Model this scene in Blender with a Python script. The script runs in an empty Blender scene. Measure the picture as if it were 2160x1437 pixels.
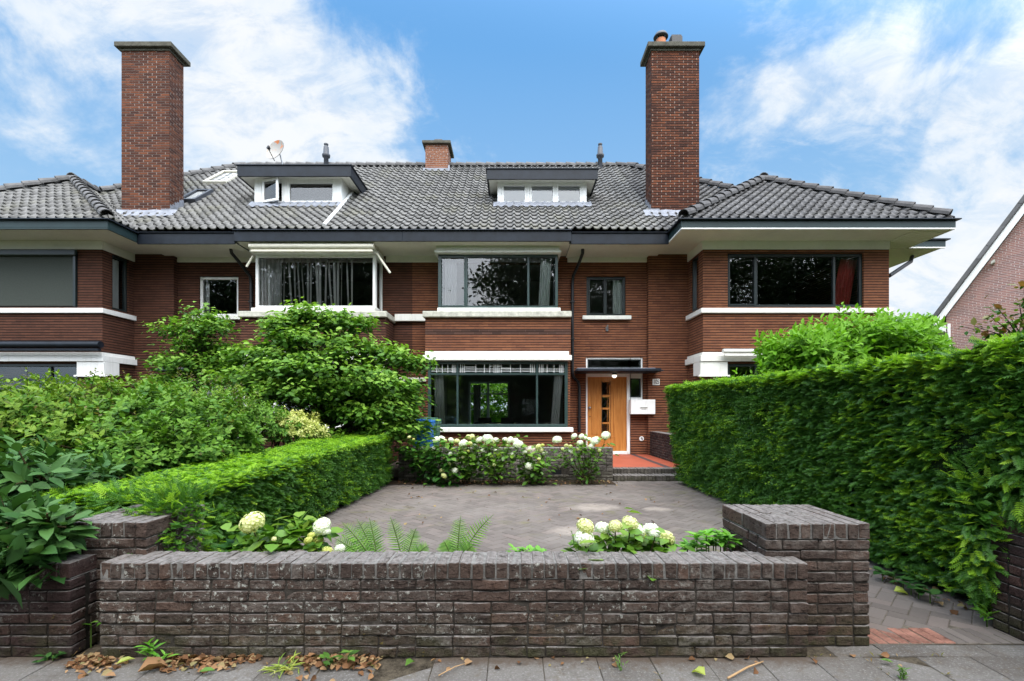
import bpy, bmesh, math, random
import numpy as np
from mathutils import Vector, Matrix

random.seed(7)
RNG = np.random.default_rng(11)
SC = bpy.context.scene
COL = SC.collection
# ---------------------------------------------------------------- survey of the place
FL, CX, HY, EYE = 1020.0, 1080.0, 865.0, 1.40      # focal length / vanishing point (photo pixels), eye height
def PX(px, d): return (px - CX) * d / FL
def PZ(py, d): return EYE + (HY - py) * d / FL
def P(px, py, d): return Vector((PX(px, d), d, PZ(py, d)))

DW, DB, DBR, DWG = 13.10, 12.25, 12.94, 11.94      # main wall, bays, chimney breasts, wings
ZS, ZE = 5.567, 5.82                               # soffit, eaves
XM = -2.70                                         # party wall between the two middle houses
def mx(x): return 2 * XM - x                       # the row is mirrored about that wall

# ---------------------------------------------------------------- tagging
def tag(o, label=None, cat=None, group=None, kind=None):
    if label: o['label'] = label
    if cat: o['category'] = cat
    if group: o['group'] = group
    if kind: o['kind'] = kind
    return o
def empty(name, loc, label, cat, group=None):
    o = bpy.data.objects.new(name, None)
    o.empty_display_size = .2
    COL.objects.link(o)
    o.location = loc
    return tag(o, label, cat, group)
def root_loc(o):
    if o is None: return Vector((0, 0, 0))
    while o.parent is not None: o = o.parent
    return Vector(o.location)
def link(name, me, parent=None, loc=None):
    o = bpy.data.objects.new(name, me)
    COL.objects.link(o)
    if parent is not None: o.parent = parent
    elif loc is not None: o.location = loc
    return o

# ---------------------------------------------------------------- mesh collector
class MB:
    def __init__(s): s.v = []; s.f = []; s.m = []; s.sm = []
    def add(s, vs, fs, mat=0, smooth=False):
        b = len(s.v)
        s.v.extend([tuple(x) for x in vs])
        for f in fs:
            s.f.append([b + i for i in f]); s.m.append(mat); s.sm.append(smooth)
    def box(s, x0, x1, y0, y1, z0, z1, mat=0, bev=0.0):
        if x1 < x0: x0, x1 = x1, x0
        if y1 < y0: y0, y1 = y1, y0
        if z1 < z0: z0, z1 = z1, z0
        if bev > 0:
            b = min(bev, .45 * min(x1 - x0, y1 - y0, z1 - z0))
            c = Vector(((x0+x1)/2, (y0+y1)/2, (z0+z1)/2)); h = ((x1-x0)/2, (y1-y0)/2, (z1-z0)/2)
            vs = [tuple(c[k] + (1 if p[k] > 0 else -1) * (h[k] - (b if abs(p[k]) < .45 else 0)) for k in range(3)) for p in CH_V]
            s.add(vs, CH_F, mat); return
        s.add([(x0,y0,z0),(x1,y0,z0),(x1,y1,z0),(x0,y1,z0),(x0,y0,z1),(x1,y0,z1),(x1,y1,z1),(x0,y1,z1)],
              [(0,3,2,1),(4,5,6,7),(0,1,5,4),(1,2,6,5),(2,3,7,6),(3,0,4,7)], mat)
    def quad(s, a, b, c, d, mat=0): s.add([a, b, c, d], [(0, 1, 2, 3)], mat)
    def prism(s, poly, z0, z1, mat=0):          # plan polygon (ccw), extruded up
        n = len(poly)
        vs = [(x, y, z0) for x, y in poly] + [(x, y, z1) for x, y in poly]
        fs = [tuple(range(n))[::-1], tuple(range(n, 2*n))] + [(i, (i+1) % n, n + (i+1) % n, n + i) for i in range(n)]
        s.add(vs, fs, mat)
    def prism_xz(s, poly, y0, y1, mat=0):       # elevation polygon (ccw seen from the front), extruded back
        n = len(poly)
        vs = [(x, y0, z) for x, z in poly] + [(x, y1, z) for x, z in poly]
        fs = [tuple(range(n)), tuple(range(n, 2*n))[::-1]] + [(i, n + i, n + (i+1) % n, (i+1) % n) for i in range(n)]
        s.add(vs, fs, mat)
    def tube(s, pts, r, n=8, mat=0, caps=True):
        pts = [Vector(p) for p in pts]
        rs = r if isinstance(r, (list, tuple)) else [r] * len(pts)
        vs = []
        prev = None
        for i, p in enumerate(pts):
            t = (pts[min(i+1, len(pts)-1)] - pts[max(i-1, 0)]).normalized()
            a = prev if prev is not None else (Vector((1,0,0)) if abs(t.x) < .8 else Vector((0,1,0)))
            a = (a - t * a.dot(t)).normalized(); b = t.cross(a); prev = a
            for k in range(n):
                w = 2*math.pi*k/n
                vs.append(p + (a*math.cos(w) + b*math.sin(w)) * rs[i])
        fs = []
        for i in range(len(pts)-1):
            for k in range(n):
                fs.append((i*n+k, i*n+(k+1) % n, (i+1)*n+(k+1) % n, (i+1)*n+k))
        s.add(vs, fs, mat, True)
        if caps:
            s.add(vs[:n], [tuple(range(n))[::-1]], mat); s.add(vs[-n:], [tuple(range(n))], mat)
    def lathe(s, c, prof, n=16, mat=0):         # prof: (radius, height)
        vs = []; fs = []
        for r, h in prof:
            for k in range(n):
                w = 2*math.pi*k/n
                vs.append((c[0] + r*math.cos(w), c[1] + r*math.sin(w), c[2] + h))
        for i in range(len(prof)-1):
            for k in range(n):
                fs.append((i*n+k, i*n+(k+1) % n, (i+1)*n+(k+1) % n, (i+1)*n+k))
        s.add(vs, fs, mat, True)
        s.add(vs[:n], [tuple(range(n))[::-1]], mat); s.add(vs[-n:], [tuple(range(n))], mat)
    def wall(s, x0, x1, z0, z1, y, t, holes=(), mat=0, revmat=None, axis='y'):
        """a wall facing -y (axis 'y') with real openings; axis 'x': u runs along y, wall plane at x=y facing sign of t"""
        rm = mat if revmat is None else revmat
        xs = sorted({x0, x1} | {h[0] for h in holes if x0 < h[0] < x1} | {h[1] for h in holes if x0 < h[1] < x1})
        zs = sorted({z0, z1} | {h[2] for h in holes if z0 < h[2] < z1} | {h[3] for h in holes if z0 < h[3] < z1})
        def mp(u, w, z): return (u, w, z) if axis == 'y' else (w, u, z)
        def inh(u, z): return any(h[0] < u < h[1] and h[2] < z < h[3] for h in holes)
        for a, b in zip(xs, xs[1:]):
            for c, d in zip(zs, zs[1:]):
                if inh((a+b)/2, (c+d)/2): continue
                s.quad(mp(a,y,c), mp(b,y,c), mp(b,y,d), mp(a,y,d), mat)
                s.quad(mp(a,y+t,c), mp(a,y+t,d), mp(b,y+t,d), mp(b,y+t,c), mat)
        def rev(a, b, c, d, m):
            s.quad(mp(a,y,c), mp(a,y+t,c), mp(a,y+t,d), mp(a,y,d), m)
            s.quad(mp(b,y,c), mp(b,y,d), mp(b,y+t,d), mp(b,y+t,c), m)
            s.quad(mp(a,y,c), mp(b,y,c), mp(b,y+t,c), mp(a,y+t,c), m)
            s.quad(mp(a,y,d), mp(a,y+t,d), mp(b,y+t,d), mp(b,y,d), m)
        for h in holes: rev(max(h[0],x0), min(h[1],x1), max(h[2],z0), min(h[3],z1), rm)
        rev(x0, x1, z0, z1, mat)
    def build(s, name, mats, parent=None, loc=None, smooth=None):
        if not isinstance(mats, (list, tuple)): mats = [mats]
        o0 = root_loc(parent) if parent is not None else Vector(loc or (0, 0, 0))
        V = np.array(s.v, dtype=np.float64)
        me = bpy.data.meshes.new(name)
        me.from_pydata((V - np.array(o0)).tolist(), [], s.f)
        me.polygons.foreach_set('material_index', s.m)
        me.polygons.foreach_set('use_smooth', s.sm if smooth is None else [smooth]*len(s.f))
        for m in mats: me.materials.append(m)
        box_uv(me, V)
        me.update()
        return link(name, me, parent, o0 if parent is None else None)

def box_uv(me, V):
    uv = me.uv_layers.new(name='uv')
    n = len(me.loops)
    li = np.empty(n, dtype=np.int32); me.loops.foreach_get('vertex_index', li)
    nf = len(me.polygons)
    nr = np.empty(nf*3); me.polygons.foreach_get('normal', nr); nr = nr.reshape(-1, 3)
    lt = np.empty(nf, dtype=np.int32); me.polygons.foreach_get('loop_total', lt)
    fn = np.repeat(nr, lt, axis=0)
    p = V[li]
    a = np.abs(fn)
    up = (a[:, 2] > a[:, 0]) & (a[:, 2] > a[:, 1])
    fr = ~up & (a[:, 1] >= a[:, 0])
    u = np.where(up, p[:, 0], np.where(fr, p[:, 0], p[:, 1] + .053))
    w = np.where(up, p[:, 1], p[:, 2])
    uv.data.foreach_set('uv', np.stack([u, w], 1).ravel())

def _chamfer_template():
    vs = []; idx = {}
    for sx in (-1, 1):
        for sy in (-1, 1):
            for sz in (-1, 1):
                for ax in range(3):
                    p = [.4*sx, .4*sy, .4*sz]; p[ax] = .5*(sx, sy, sz)[ax]
                    idx[(sx, sy, sz, ax)] = len(vs); vs.append(tuple(p))
    bm = bmesh.new()
    for v in vs: bm.verts.new(v)
    bmesh.ops.convex_hull(bm, input=bm.verts[:])
    bmesh.ops.dissolve_limit(bm, angle_limit=.01, verts=bm.verts[:], edges=bm.edges[:])
    bm.verts.ensure_lookup_table()
    bmesh.ops.recalc_face_normals(bm, faces=bm.faces[:])
    V = [tuple(v.co) for v in bm.verts]; bm.verts.index_update()
    Fs = [tuple(v.index for v in f.verts) for f in bm.faces]
    bm.free()
    return V, Fs
CH_V, CH_F = _chamfer_template()

# ---------------------------------------------------------------- big scattered meshes (numpy)
def np_mesh(name, V, tmpl_faces, N, k, mats, midx=None, rnd=None, smooth=True):
    """N copies of one template (k vertices each, faces tmpl_faces) whose vertices V are already placed"""
    lt1 = np.array([len(f) for f in tmpl_faces], dtype=np.int32)
    l1 = np.concatenate([np.array(f, dtype=np.int32) for f in tmpl_faces])
    nf1, nl1 = len(lt1), len(l1)
    loops = (np.arange(N, dtype=np.int32)[:, None]*k + l1[None, :]).ravel()
    lt = np.tile(lt1, N)
    st = np.concatenate([[0], np.cumsum(lt)[:-1]]).astype(np.int32)
    return V.reshape(-1, 3), loops, lt, st, np.repeat(midx if midx is not None else np.zeros(N, np.int32), nf1), np.repeat(rnd if rnd is not None else RNG.random(N), nf1)
def join_np(name, chunks, mats, parent=None, loc=None, smooth=True):
    """chunks: outputs of np_mesh; joins into one mesh object"""
    o0 = root_loc(parent) if parent is not None else Vector(loc or (0, 0, 0))
    Vs, Ls, Ts, Ms, Rs = [], [], [], [], []
    off = 0
    for V, L, T, S, M, R in chunks:
        Vs.append(V); Ls.append(L + off); Ts.append(T); Ms.append(M); Rs.append(R); off += len(V)
    V = np.concatenate(Vs) - np.array(o0); L = np.concatenate(Ls); T = np.concatenate(Ts); M = np.concatenate(Ms); R = np.concatenate(Rs)
    S = np.concatenate([[0], np.cumsum(T)[:-1]]).astype(np.int32)
    me = bpy.data.meshes.new(name)
    me.vertices.add(len(V)); me.vertices.foreach_set('co', V.ravel().astype(np.float32))
    me.loops.add(len(L)); me.loops.foreach_set('vertex_index', L.astype(np.int32))
    me.polygons.add(len(T)); me.polygons.foreach_set('loop_start', S)
    me.update(calc_edges=True)
    me.polygons.foreach_set('material_index', M.astype(np.int32))
    me.polygons.foreach_set('use_smooth', np.full(len(T), smooth))
    at = me.attributes.new('rnd', 'FLOAT', 'FACE'); at.data.foreach_set('value', R.astype(np.float32))
    for m in mats: me.materials.append(m)
    me.validate()
    return link(name, me, parent, o0 if parent is None else None)
def mb_chunk(mb, midx=0):
    V = np.array(mb.v, dtype=float)
    L = np.concatenate([np.array(f, dtype=np.int32) for f in mb.f])
    T = np.array([len(f) for f in mb.f], dtype=np.int32)
    return V, L, T, None, np.array(mb.m, dtype=np.int32) + midx, np.full(len(T), .5)

def unit(a): return a / np.maximum(np.linalg.norm(a, axis=-1, keepdims=True), 1e-9)
def place(tmpl, pos, d, nrm, sc, roll=0.0):
    """template (y along the leaf, z its upper side) placed at pos with direction d and approximate normal nrm"""
    tmpl = np.array(tmpl, dtype=float)
    y = unit(d); x = unit(np.cross(y, nrm)); z = np.cross(x, y)
    sc = np.broadcast_to(np.asarray(sc, dtype=float), (len(pos),))
    T = tmpl[None] * sc[:, None, None]
    return pos[:, None] + T[..., 0:1]*x[:, None] + T[..., 1:2]*y[:, None] + T[..., 2:3]*z[:, None]

def vnoise(p, seed=0):
    """value noise in 0..1 of points (N,3)"""
    p = np.asarray(p, dtype=float)
    i = np.floor(p).astype(np.int64); f = p - i; f = f*f*(3-2*f)
    def h(a, b, c):
        n = (a*374761393 + b*668265263 + c*2147483647 + seed*974711) & 0x7fffffff
        n = ((n ^ (n >> 13)) * 1274126177) & 0x7fffffff
        n = (n ^ (n >> 16)) & 0xffff
        return n / 65535.0
    r = 0
    for dx in (0, 1):
        for dy in (0, 1):
            for dz in (0, 1):
                w = (f[:,0] if dx else 1-f[:,0])*(f[:,1] if dy else 1-f[:,1])*(f[:,2] if dz else 1-f[:,2])
                r = r + w*h(i[:,0]+dx, i[:,1]+dy, i[:,2]+dz)
    return r

LEAF6 = [(0,0,0),(-.24,.33,.05),(.24,.33,.05),(-.2,.68,.02),(.2,.68,.02),(0,1,-.10),(0,.33,-.02),(0,.68,-.04)]
LEAF6_F = [(0,6,1),(0,2,6),(6,7,3,1),(6,2,4,7),(7,5,3),(7,4,5)]
LEAF2 = [(0,0,0),(-.27,.48,.05),(.27,.48,.05),(0,1,-.08),(0,.5,-.03)]
LEAF2_F = [(0,4,1),(0,2,4),(4,3,1),(4,2,3)]
def widen(t, w, l=1.0): return [(x*w, y*l, z) for x, y, z in t]

# ---------------------------------------------------------------- node helpers
class NT:
    def __init__(s, mat):
        mat.use_nodes = True
        s.t = mat.node_tree
        s.t.nodes.clear()
        s.out = s.t.nodes.new('ShaderNodeOutputMaterial' if isinstance(mat, bpy.types.Material) else 'ShaderNodeOutputWorld')
    def n(s, typ, **kw):
        d = s.t.nodes.new(typ)
        for k, v in kw.items(): setattr(d, k, v)
        return d
    def put(s, sock, v):
        if isinstance(v, bpy.types.NodeSocket): s.t.links.new(v, sock)
        elif v is not None: sock.default_value = v
    def math(s, op, a, b=None, c=None, clamp=False):
        d = s.n('ShaderNodeMath', operation=op, use_clamp=clamp)
        s.put(d.inputs[0], a); s.put(d.inputs[1], b)
        if c is not None: s.put(d.inputs[2], c)
        return d.outputs[0]
    def vmath(s, op, a, b=None):
        d = s.n('ShaderNodeVectorMath', operation=op)
        s.put(d.inputs[0], a)
        if b is not None: s.put(d.inputs[1], b)
        return d.outputs['Value'] if op in ('DOT_PRODUCT', 'LENGTH', 'DISTANCE') else d.outputs[0]
    def mix(s, f, a, b, mode='MIX'):
        d = s.n('ShaderNodeMix', data_type='RGBA', blend_type=mode)
        s.put(d.inputs[0], f); s.put(d.inputs[6], a); s.put(d.inputs[7], b)
        return d.outputs[2]
    def noise(s, vec, scale, detail=4, rough=.55, col=False, dist=0.0):
        d = s.n('ShaderNodeTexNoise')
        s.put(d.inputs['Vector'], vec); d.inputs['Scale'].default_value = scale
        d.inputs['Detail'].default_value = detail; d.inputs['Roughness'].default_value = rough
        d.inputs['Distortion'].default_value = dist
        return d.outputs['Color' if col else 'Fac']
    def ramp(s, f, stops, interp='LINEAR'):
        d = s.n('ShaderNodeValToRGB'); d.color_ramp.interpolation = interp
        e = d.color_ramp.elements
        while len(e) < len(stops): e.new(.5)
        for el, (p, c) in zip(e, stops):
            el.position = p; el.color = (*c, 1) if len(c) == 3 else c
        s.put(d.inputs[0], f)
        return d.outputs[0]
    def step(s, v, lo, hi):
        d = s.n('ShaderNodeMapRange', interpolation_type='SMOOTHSTEP')
        s.put(d.inputs[0], v); s.put(d.inputs[1], lo); s.put(d.inputs[2], hi)
        return d.outputs[0]
    def sep(s, v):
        d = s.n('ShaderNodeSeparateXYZ'); s.put(d.inputs[0], v); return d.outputs
    def comb(s, x, y, z=0.0):
        d = s.n('ShaderNodeCombineXYZ'); s.put(d.inputs[0], x); s.put(d.inputs[1], y); s.put(d.inputs[2], z); return d.outputs[0]
    def uv(s): return s.n('ShaderNodeTexCoord').outputs['UV']
    def pos(s): return s.n('ShaderNodeNewGeometry').outputs['Position']
    def attr(s, name): return s.n('ShaderNodeAttribute', attribute_name=name).outputs['Fac']
    def bsdf(s, col, rough=.7, spec=.3, bump=None, bdist=.01, bstr=.6, metal=0.0):
        b = s.n('ShaderNodeBsdfPrincipled')
        s.put(b.inputs['Base Color'], col if isinstance(col, bpy.types.NodeSocket) else (*col, 1))
        s.put(b.inputs['Roughness'], rough); s.put(b.inputs['Specular IOR Level'], spec); s.put(b.inputs['Metallic'], metal)
        if bump is not None:
            k = s.n('ShaderNodeBump'); k.inputs['Distance'].default_value = bdist; k.inputs['Strength'].default_value = bstr
            s.put(k.inputs['Height'], bump); s.t.links.new(k.outputs[0], b.inputs['Normal'])
        return b.outputs[0]
    def done(s, sh): s.t.links.new(sh, s.out.inputs[0])

def new_mat(name): return bpy.data.materials.new(name)
def M_plain(name, col, rough=.6, spec=.3, var=.12, scale=6.0, bump=.0, metal=0.0):
    m = new_mat(name); t = NT(m)
    n = t.noise(t.pos(), scale, 5, .6)
    n2 = t.noise(t.pos(), scale*9, 3, .6)
    f = t.math('ADD', t.math('MULTIPLY', n, .7), t.math('MULTIPLY', n2, .3))
    lo = tuple(c*(1-var*1.6) for c in col); hi = tuple(min(1, c*(1+var*1.2)) for c in col)
    t.done(t.bsdf(t.ramp(f, [(.3, lo), (.7, hi)]), rough, spec, n2 if bump else None, .004, bump, metal))
    return m
def M_leaf(name, cols, rough=.4, trans=.25, spec=.4, tcol=None):
    """leaves: colour differs from leaf to leaf, a share of the light passes through"""
    m = new_mat(name); t = NT(m)
    r = t.attr('rnd')
    c = t.ramp(r, [(i/(len(cols)-1), k) for i, k in enumerate(cols)])
    b = t.bsdf(c, rough, spec)
    tr = t.n('ShaderNodeBsdfTranslucent')
    t.put(tr.inputs[0], t.mix(1.0, c, (1.25, 1.35, .6, 1), 'MULTIPLY'))
    mx_ = t.n('ShaderNodeMixShader'); mx_.inputs[0].default_value = trans
    t.t.links.new(b, mx_.inputs[1]); t.t.links.new(tr.outputs[0], mx_.inputs[2])
    t.done(mx_.outputs[0])
    return m
def M_brick(name, pal, w=.235, h=.066, bed=.16, perp=.05, bedcol=(.03,.022,.018), perpcol=(.10,.06,.045), rough=.85, bump=.9, dark=.5, stagger=.5, roff=.22, rw=.24, band=None):
    """running bond from the uv (metres): colour per brick, raked bed joints, thin cross joints"""
    m = new_mat(name); t = NT(m)
    u, v, _ = t.sep(t.uv())
    wob = t.noise(t.comb(u, v), 14.0, 2)
    v2 = t.math('ADD', t.math('DIVIDE', v, h), t.math('MULTIPLY', t.math('SUBTRACT', wob, .5), .16))
    row = t.math('FLOOR', v2); fv = t.math('FRACT', v2)
    wn = t.n('ShaderNodeTexWhiteNoise', noise_dimensions='1D'); t.put(wn.inputs['W'], row)
    u2 = t.math('ADD', t.math('DIVIDE', u, w), t.math('ADD', t.math('MULTIPLY', row, stagger), t.math('MULTIPLY', wn.outputs['Value'], roff)))
    colm = t.math('FLOOR', u2); fu = t.math('FRACT', u2)
    wn2 = t.n('ShaderNodeTexWhiteNoise', noise_dimensions='2D'); t.put(wn2.inputs['Vector'], t.comb(colm, row))
    r = wn2.outputs['Value']
    big = t.noise(t.comb(u, v), .75, 6, .68)
    mid = t.noise(t.comb(t.math('MULTIPLY', u, 3.0), t.math('MULTIPLY', v, 9.0)), 1.0, 4, .65)
    f = t.math('ADD', t.math('ADD', t.math('MULTIPLY', r, rw), t.math('MULTIPLY', mid, .34)), t.math('MULTIPLY', t.noise(t.comb(u, v), 2.4, 5, .7), .66-rw), clamp=True)
    c = t.ramp(f, pal)
    c = t.mix(t.math('MULTIPLY', t.step(big, .45, .75), dark), c, t.mix(1.0, c, (.45, .38, .36, 1), 'MULTIPLY'))
    if band:     # courses of dark headers let into the wall
        zone = t.math('MULTIPLY', t.math('MULTIPLY', t.math('GREATER_THAN', row, band[2]-.5), t.math('LESS_THAN', row, band[3]+.5)), t.math('MULTIPLY', t.math('GREATER_THAN', u, band[0]), t.math('LESS_THAN', u, band[1])))
        c = t.mix(t.math('MULTIPLY', zone, .85), c, t.mix(r, (.030, .022, .020, 1), (.075, .045, .036, 1)))
    mb_ = t.math('LESS_THAN', fv, bed)
    mp_ = t.math('LESS_THAN', fu, perp)
    pn = t.noise(t.comb(u, v), 1.7, 3)
    c = t.mix(t.math('MULTIPLY', mp_, t.step(pn, .35, .6)), c, (*perpcol, 1))
    c = t.mix(mb_, c, (*bedcol, 1))
    hgt = t.math('SUBTRACT', 1.0, t.math('MAXIMUM', t.math('MULTIPLY', t.step(t.math('ABSOLUTE', t.math('SUBTRACT', fv, bed/2)), bed*.9, bed*.4), 1.0), t.math('MULTIPLY', mp_, .5)))
    hgt = t.math('ADD', hgt, t.math('MULTIPLY', t.noise(t.pos(), 60.0, 4, .7), .5))
    hgt = t.math('ADD', hgt, t.math('MULTIPLY', r, .35))
    t.done(t.bsdf(c, rough, .15, hgt, .012, bump))
    return m
# ================================================================ materials
PAL_RED = [(0, (0.0811, 0.0359, 0.0243)), (0.35, (0.1623, 0.0642, 0.0365)), (0.6, (0.2318, 0.0939, 0.0486)), (0.85, (0.3187, 0.1284, 0.0608)), (1, (0.4057, 0.1729, 0.0851))]
PAL_BRN = [(0, (0.0397, 0.0206, 0.0157)), (0.35, (0.0804, 0.0353, 0.0235)), (0.6, (0.1154, 0.049, 0.0304)), (0.85, (0.1561, 0.0648, 0.0363)), (1, (0.2176, 0.0882, 0.0461))]
PAL_CHM = [(0, (0.024, 0.0128, 0.0104)), (0.3, (0.056, 0.0224, 0.0152)), (0.55, (0.1, 0.036, 0.02)), (0.8, (0.168, 0.0568, 0.0264)), (1, (0.248, 0.0896, 0.04))]
PAL_PNK = [(0, (.10,.065,.068)), (.3, (.19,.115,.105)), (.55, (.29,.15,.125)), (.8, (.36,.175,.135)), (1, (.42,.20,.14))]
PAL_DRK = [(0, (.022,.013,.014)), (.4, (.06,.026,.022)), (.7, (.10,.04,.03)), (1, (.15,.06,.045))]
M_RED = M_brick('red clinker brick', PAL_RED, bed=.26, perp=.03, bedcol=(.030,.016,.012), perpcol=(.15,.085,.065), h=.066, band=(-2.25, 1.52, 50, 51))
M_BRN = M_brick('brown clinker brick', PAL_BRN, bed=.26, perp=.03, bedcol=(.020,.012,.010), perpcol=(.08,.045,.035), h=.066)
M_CHM = M_brick('chimney brick', PAL_CHM, bed=.26, perp=.06, bedcol=(.022,.014,.011), perpcol=(.30,.24,.20), h=.068, roff=.0, rw=.45)
M_CHL = M_brick('chimney brick with pale joints', PAL_CHM, bed=.20, perp=.06, bedcol=(.105,.082,.072), perpcol=(.30,.25,.22), h=.068, roff=.0, rw=.45)
M_CHR = M_brick('ridge chimney brick', PAL_RED, bed=.15, perp=.06, bedcol=(.34,.29,.26), perpcol=(.34,.29,.26))
M_PNK = M_brick('pink brick', PAL_PNK, w=.22, h=.0625, bed=.17, perp=.06, bedcol=(.52,.47,.44), perpcol=(.52,.47,.44), bump=.3, dark=.15)
M_PLN = M_brick('dark plinth brick', PAL_DRK, bed=.14, perp=.055, bedcol=(.16,.13,.12), perpcol=(.16,.13,.12), dark=.2)
def mk_paint(name, col, rough, dirt):
    m = new_mat(name); t = NT(m); po = t.pos()
    st = t.noise(t.vmath('MULTIPLY', po, (16, 16, 1.6)), 1.0, 5, .65)      # runs under drips
    pa = t.noise(po, 2.3, 5, .6); fi = t.noise(po, 60, 4, .7)
    c = t.mix(t.math('MULTIPLY', t.step(st, .50, .72), dirt), (*col, 1), tuple(k*q for k, q in zip(col, (.55, .54, .48))) + (1,))
    c = t.mix(t.math('MULTIPLY', t.step(pa, .48, .72), dirt*.7), c, tuple(k*q for k, q in zip(col, (.74, .74, .68))) + (1,))
    c = t.mix(t.math('MULTIPLY', t.step(fi, .62, .72), dirt*.5), c, tuple(k*.55 for k in col) + (1,))
    t.done(t.bsdf(c, rough, .3, fi, .002, .35)); return m
M_WHITE = mk_paint('white paint', (.80,.80,.78), .5, .26)
M_STONE = mk_paint('painted concrete ledge', (.74,.73,.67), .7, .34)
M_STONE2 = M_plain('weathered concrete ledge', (.46,.45,.38), .85, .15, .28, 7.0, .4)
M_CREAM = M_plain('cream paint', (.66,.63,.52), .5, .3, .06, 2.0)
M_SOFF = M_plain('soffit paint', (.72,.70,.62), .6, .2, .07, 1.2)
M_NAVY = M_plain('dark blue fascia paint', (.010,.014,.021), .42, .25, .35, 5.0)
M_TEAL = M_plain('dark green fascia paint', (.020,.038,.040), .45, .3, .15, 3.0)
M_GRN = M_plain('green window paint', (.026,.050,.046), .35, .45, .2, 5.0)
M_DGRN = M_plain('dark window paint', (.012,.020,.020), .35, .45, .2, 5.0)
M_BLACK = M_plain('black plastic', (.012,.013,.015), .4, .4, .3, 6.0)
M_DGREY = M_plain('dark grey plastic', (.05,.055,.065), .5, .4, .2, 8.0)
M_LEAD = M_plain('lead flashing', (.21,.225,.26), .5, .5, .28, 9.0, .5)
M_CONC = M_plain('chimney cap concrete', (.095,.09,.072), .9, .1, .3, 6.0, .7)
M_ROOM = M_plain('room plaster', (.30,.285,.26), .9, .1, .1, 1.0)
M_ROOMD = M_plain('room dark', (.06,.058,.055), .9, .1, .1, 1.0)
M_TERRA = M_plain('terracotta', (.40,.16,.08), .8, .2, .2, 5.0)
M_STEEL = M_plain('galvanised steel', (.32,.33,.34), .4, .5, .2, 8.0, 0, .8)
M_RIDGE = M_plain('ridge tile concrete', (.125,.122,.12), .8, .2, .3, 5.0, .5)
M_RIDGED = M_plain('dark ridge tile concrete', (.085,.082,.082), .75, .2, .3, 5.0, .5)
M_TRUNK = M_plain('bark', (.06,.05,.04), .9, .1, .4, 9.0, .6)
M_STEM = M_plain('plant stem', (.07,.055,.025), .8, .1, .35, 30.0)
M_GSTEM = M_plain('green stem', (.09,.16,.03), .6, .2, .2, 30.0)
M_DOORW = M_plain('white front door', (.70,.70,.68), .4, .4, .05, 2.0)
M_BLIND = M_plain('roller screen fabric', (.060,.068,.060), .9, .1, .12, 40.0)
M_CURT = M_plain('white curtain', (.88,.88,.86), .9, .1, .06, 3.0)
M_CURTG = M_plain('pale green curtain', (.78,.85,.80), .9, .1, .06, 3.0)
M_CURTR = M_plain('red curtain', (.66,.10,.085), .9, .1, .15, 4.0)
M_BLUEP = M_plain('blue bin plastic', (.02,.16,.50), .45, .4, .1, 5.0)
M_GRNP = M_plain('green bin plastic', (.05,.15,.10), .5, .4, .15, 5.0)

def mk_glass():
    m = new_mat('window glass'); t = NT(m)
    g = t.n('ShaderNodeBsdfGlossy'); g.inputs['Roughness'].default_value = 0.0
    wob = t.noise(t.pos(), 1.3, 2)
    k = t.n('ShaderNodeBump'); k.inputs['Distance'].default_value = .004; k.inputs['Strength'].default_value = .25
    t.put(k.inputs['Height'], wob); t.t.links.new(k.outputs[0], g.inputs['Normal'])
    tr = t.n('ShaderNodeBsdfTransparent'); tr.inputs[0].default_value = (.95, .97, .96, 1)
    f = t.n('ShaderNodeFresnel'); f.inputs['IOR'].default_value = 1.95
    x = t.n('ShaderNodeMixShader')
    t.t.links.new(f.outputs[0], x.inputs[0]); t.t.links.new(tr.outputs[0], x.inputs[1]); t.t.links.new(g.outputs[0], x.inputs[2])
    t.done(x.outputs[0]); return m
M_GLASS = mk_glass()
def mk_sheer():
    m = new_mat('sheer curtain'); t = NT(m)
    d = t.n('ShaderNodeBsdfDiffuse'); d.inputs[0].default_value = (.92, .92, .92, 1)
    tr = t.n('ShaderNodeBsdfTransparent')
    x = t.n('ShaderNodeMixShader'); x.inputs[0].default_value = .55
    t.t.links.new(tr.outputs[0], x.inputs[1]); t.t.links.new(d.outputs[0], x.inputs[2])
    t.done(x.outputs[0]); return m
M_SHEER = mk_sheer()
def mk_tile(name, lo, hi, moss=.5):
    m = new_mat(name); t = NT(m)
    u, v, _ = t.sep(t.uv())
    wn = t.n('ShaderNodeTexWhiteNoise', noise_dimensions='2D'); t.put(wn.inputs['Vector'], t.comb(t.math('FLOOR', u), t.math('FLOOR', v)))
    n = t.noise(t.pos(), 7.0, 6, .65); n2 = t.noise(t.pos(), 1.1, 4, .6); n3 = t.noise(t.pos(), 55.0, 3, .6)
    f = t.math('ADD', t.math('ADD', t.math('MULTIPLY', wn.outputs['Value'], .42), t.math('MULTIPLY', n, .45)), t.math('MULTIPLY', n3, .16))
    c = t.ramp(f, [(.2, lo), (.5, tuple((a+b)/2 for a, b in zip(lo, hi))), (.85, hi)])
    c = t.mix(t.math('MULTIPLY', t.step(n2, .48, .72), moss), c, (.17, .165, .12, 1))
    spots = t.step(t.noise(t.pos(), 24.0, 2, .5), .66, .72)
    c = t.mix(t.math('MULTIPLY', spots, .35), c, (.34, .34, .31, 1))
    t.done(t.bsdf(c, .82, .14, n3, .003, .5)); return m
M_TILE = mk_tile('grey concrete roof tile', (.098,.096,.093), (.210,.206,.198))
M_TILED = mk_tile('dark concrete roof tile', (.070,.068,.068), (.165,.161,.160), .12)
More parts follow.
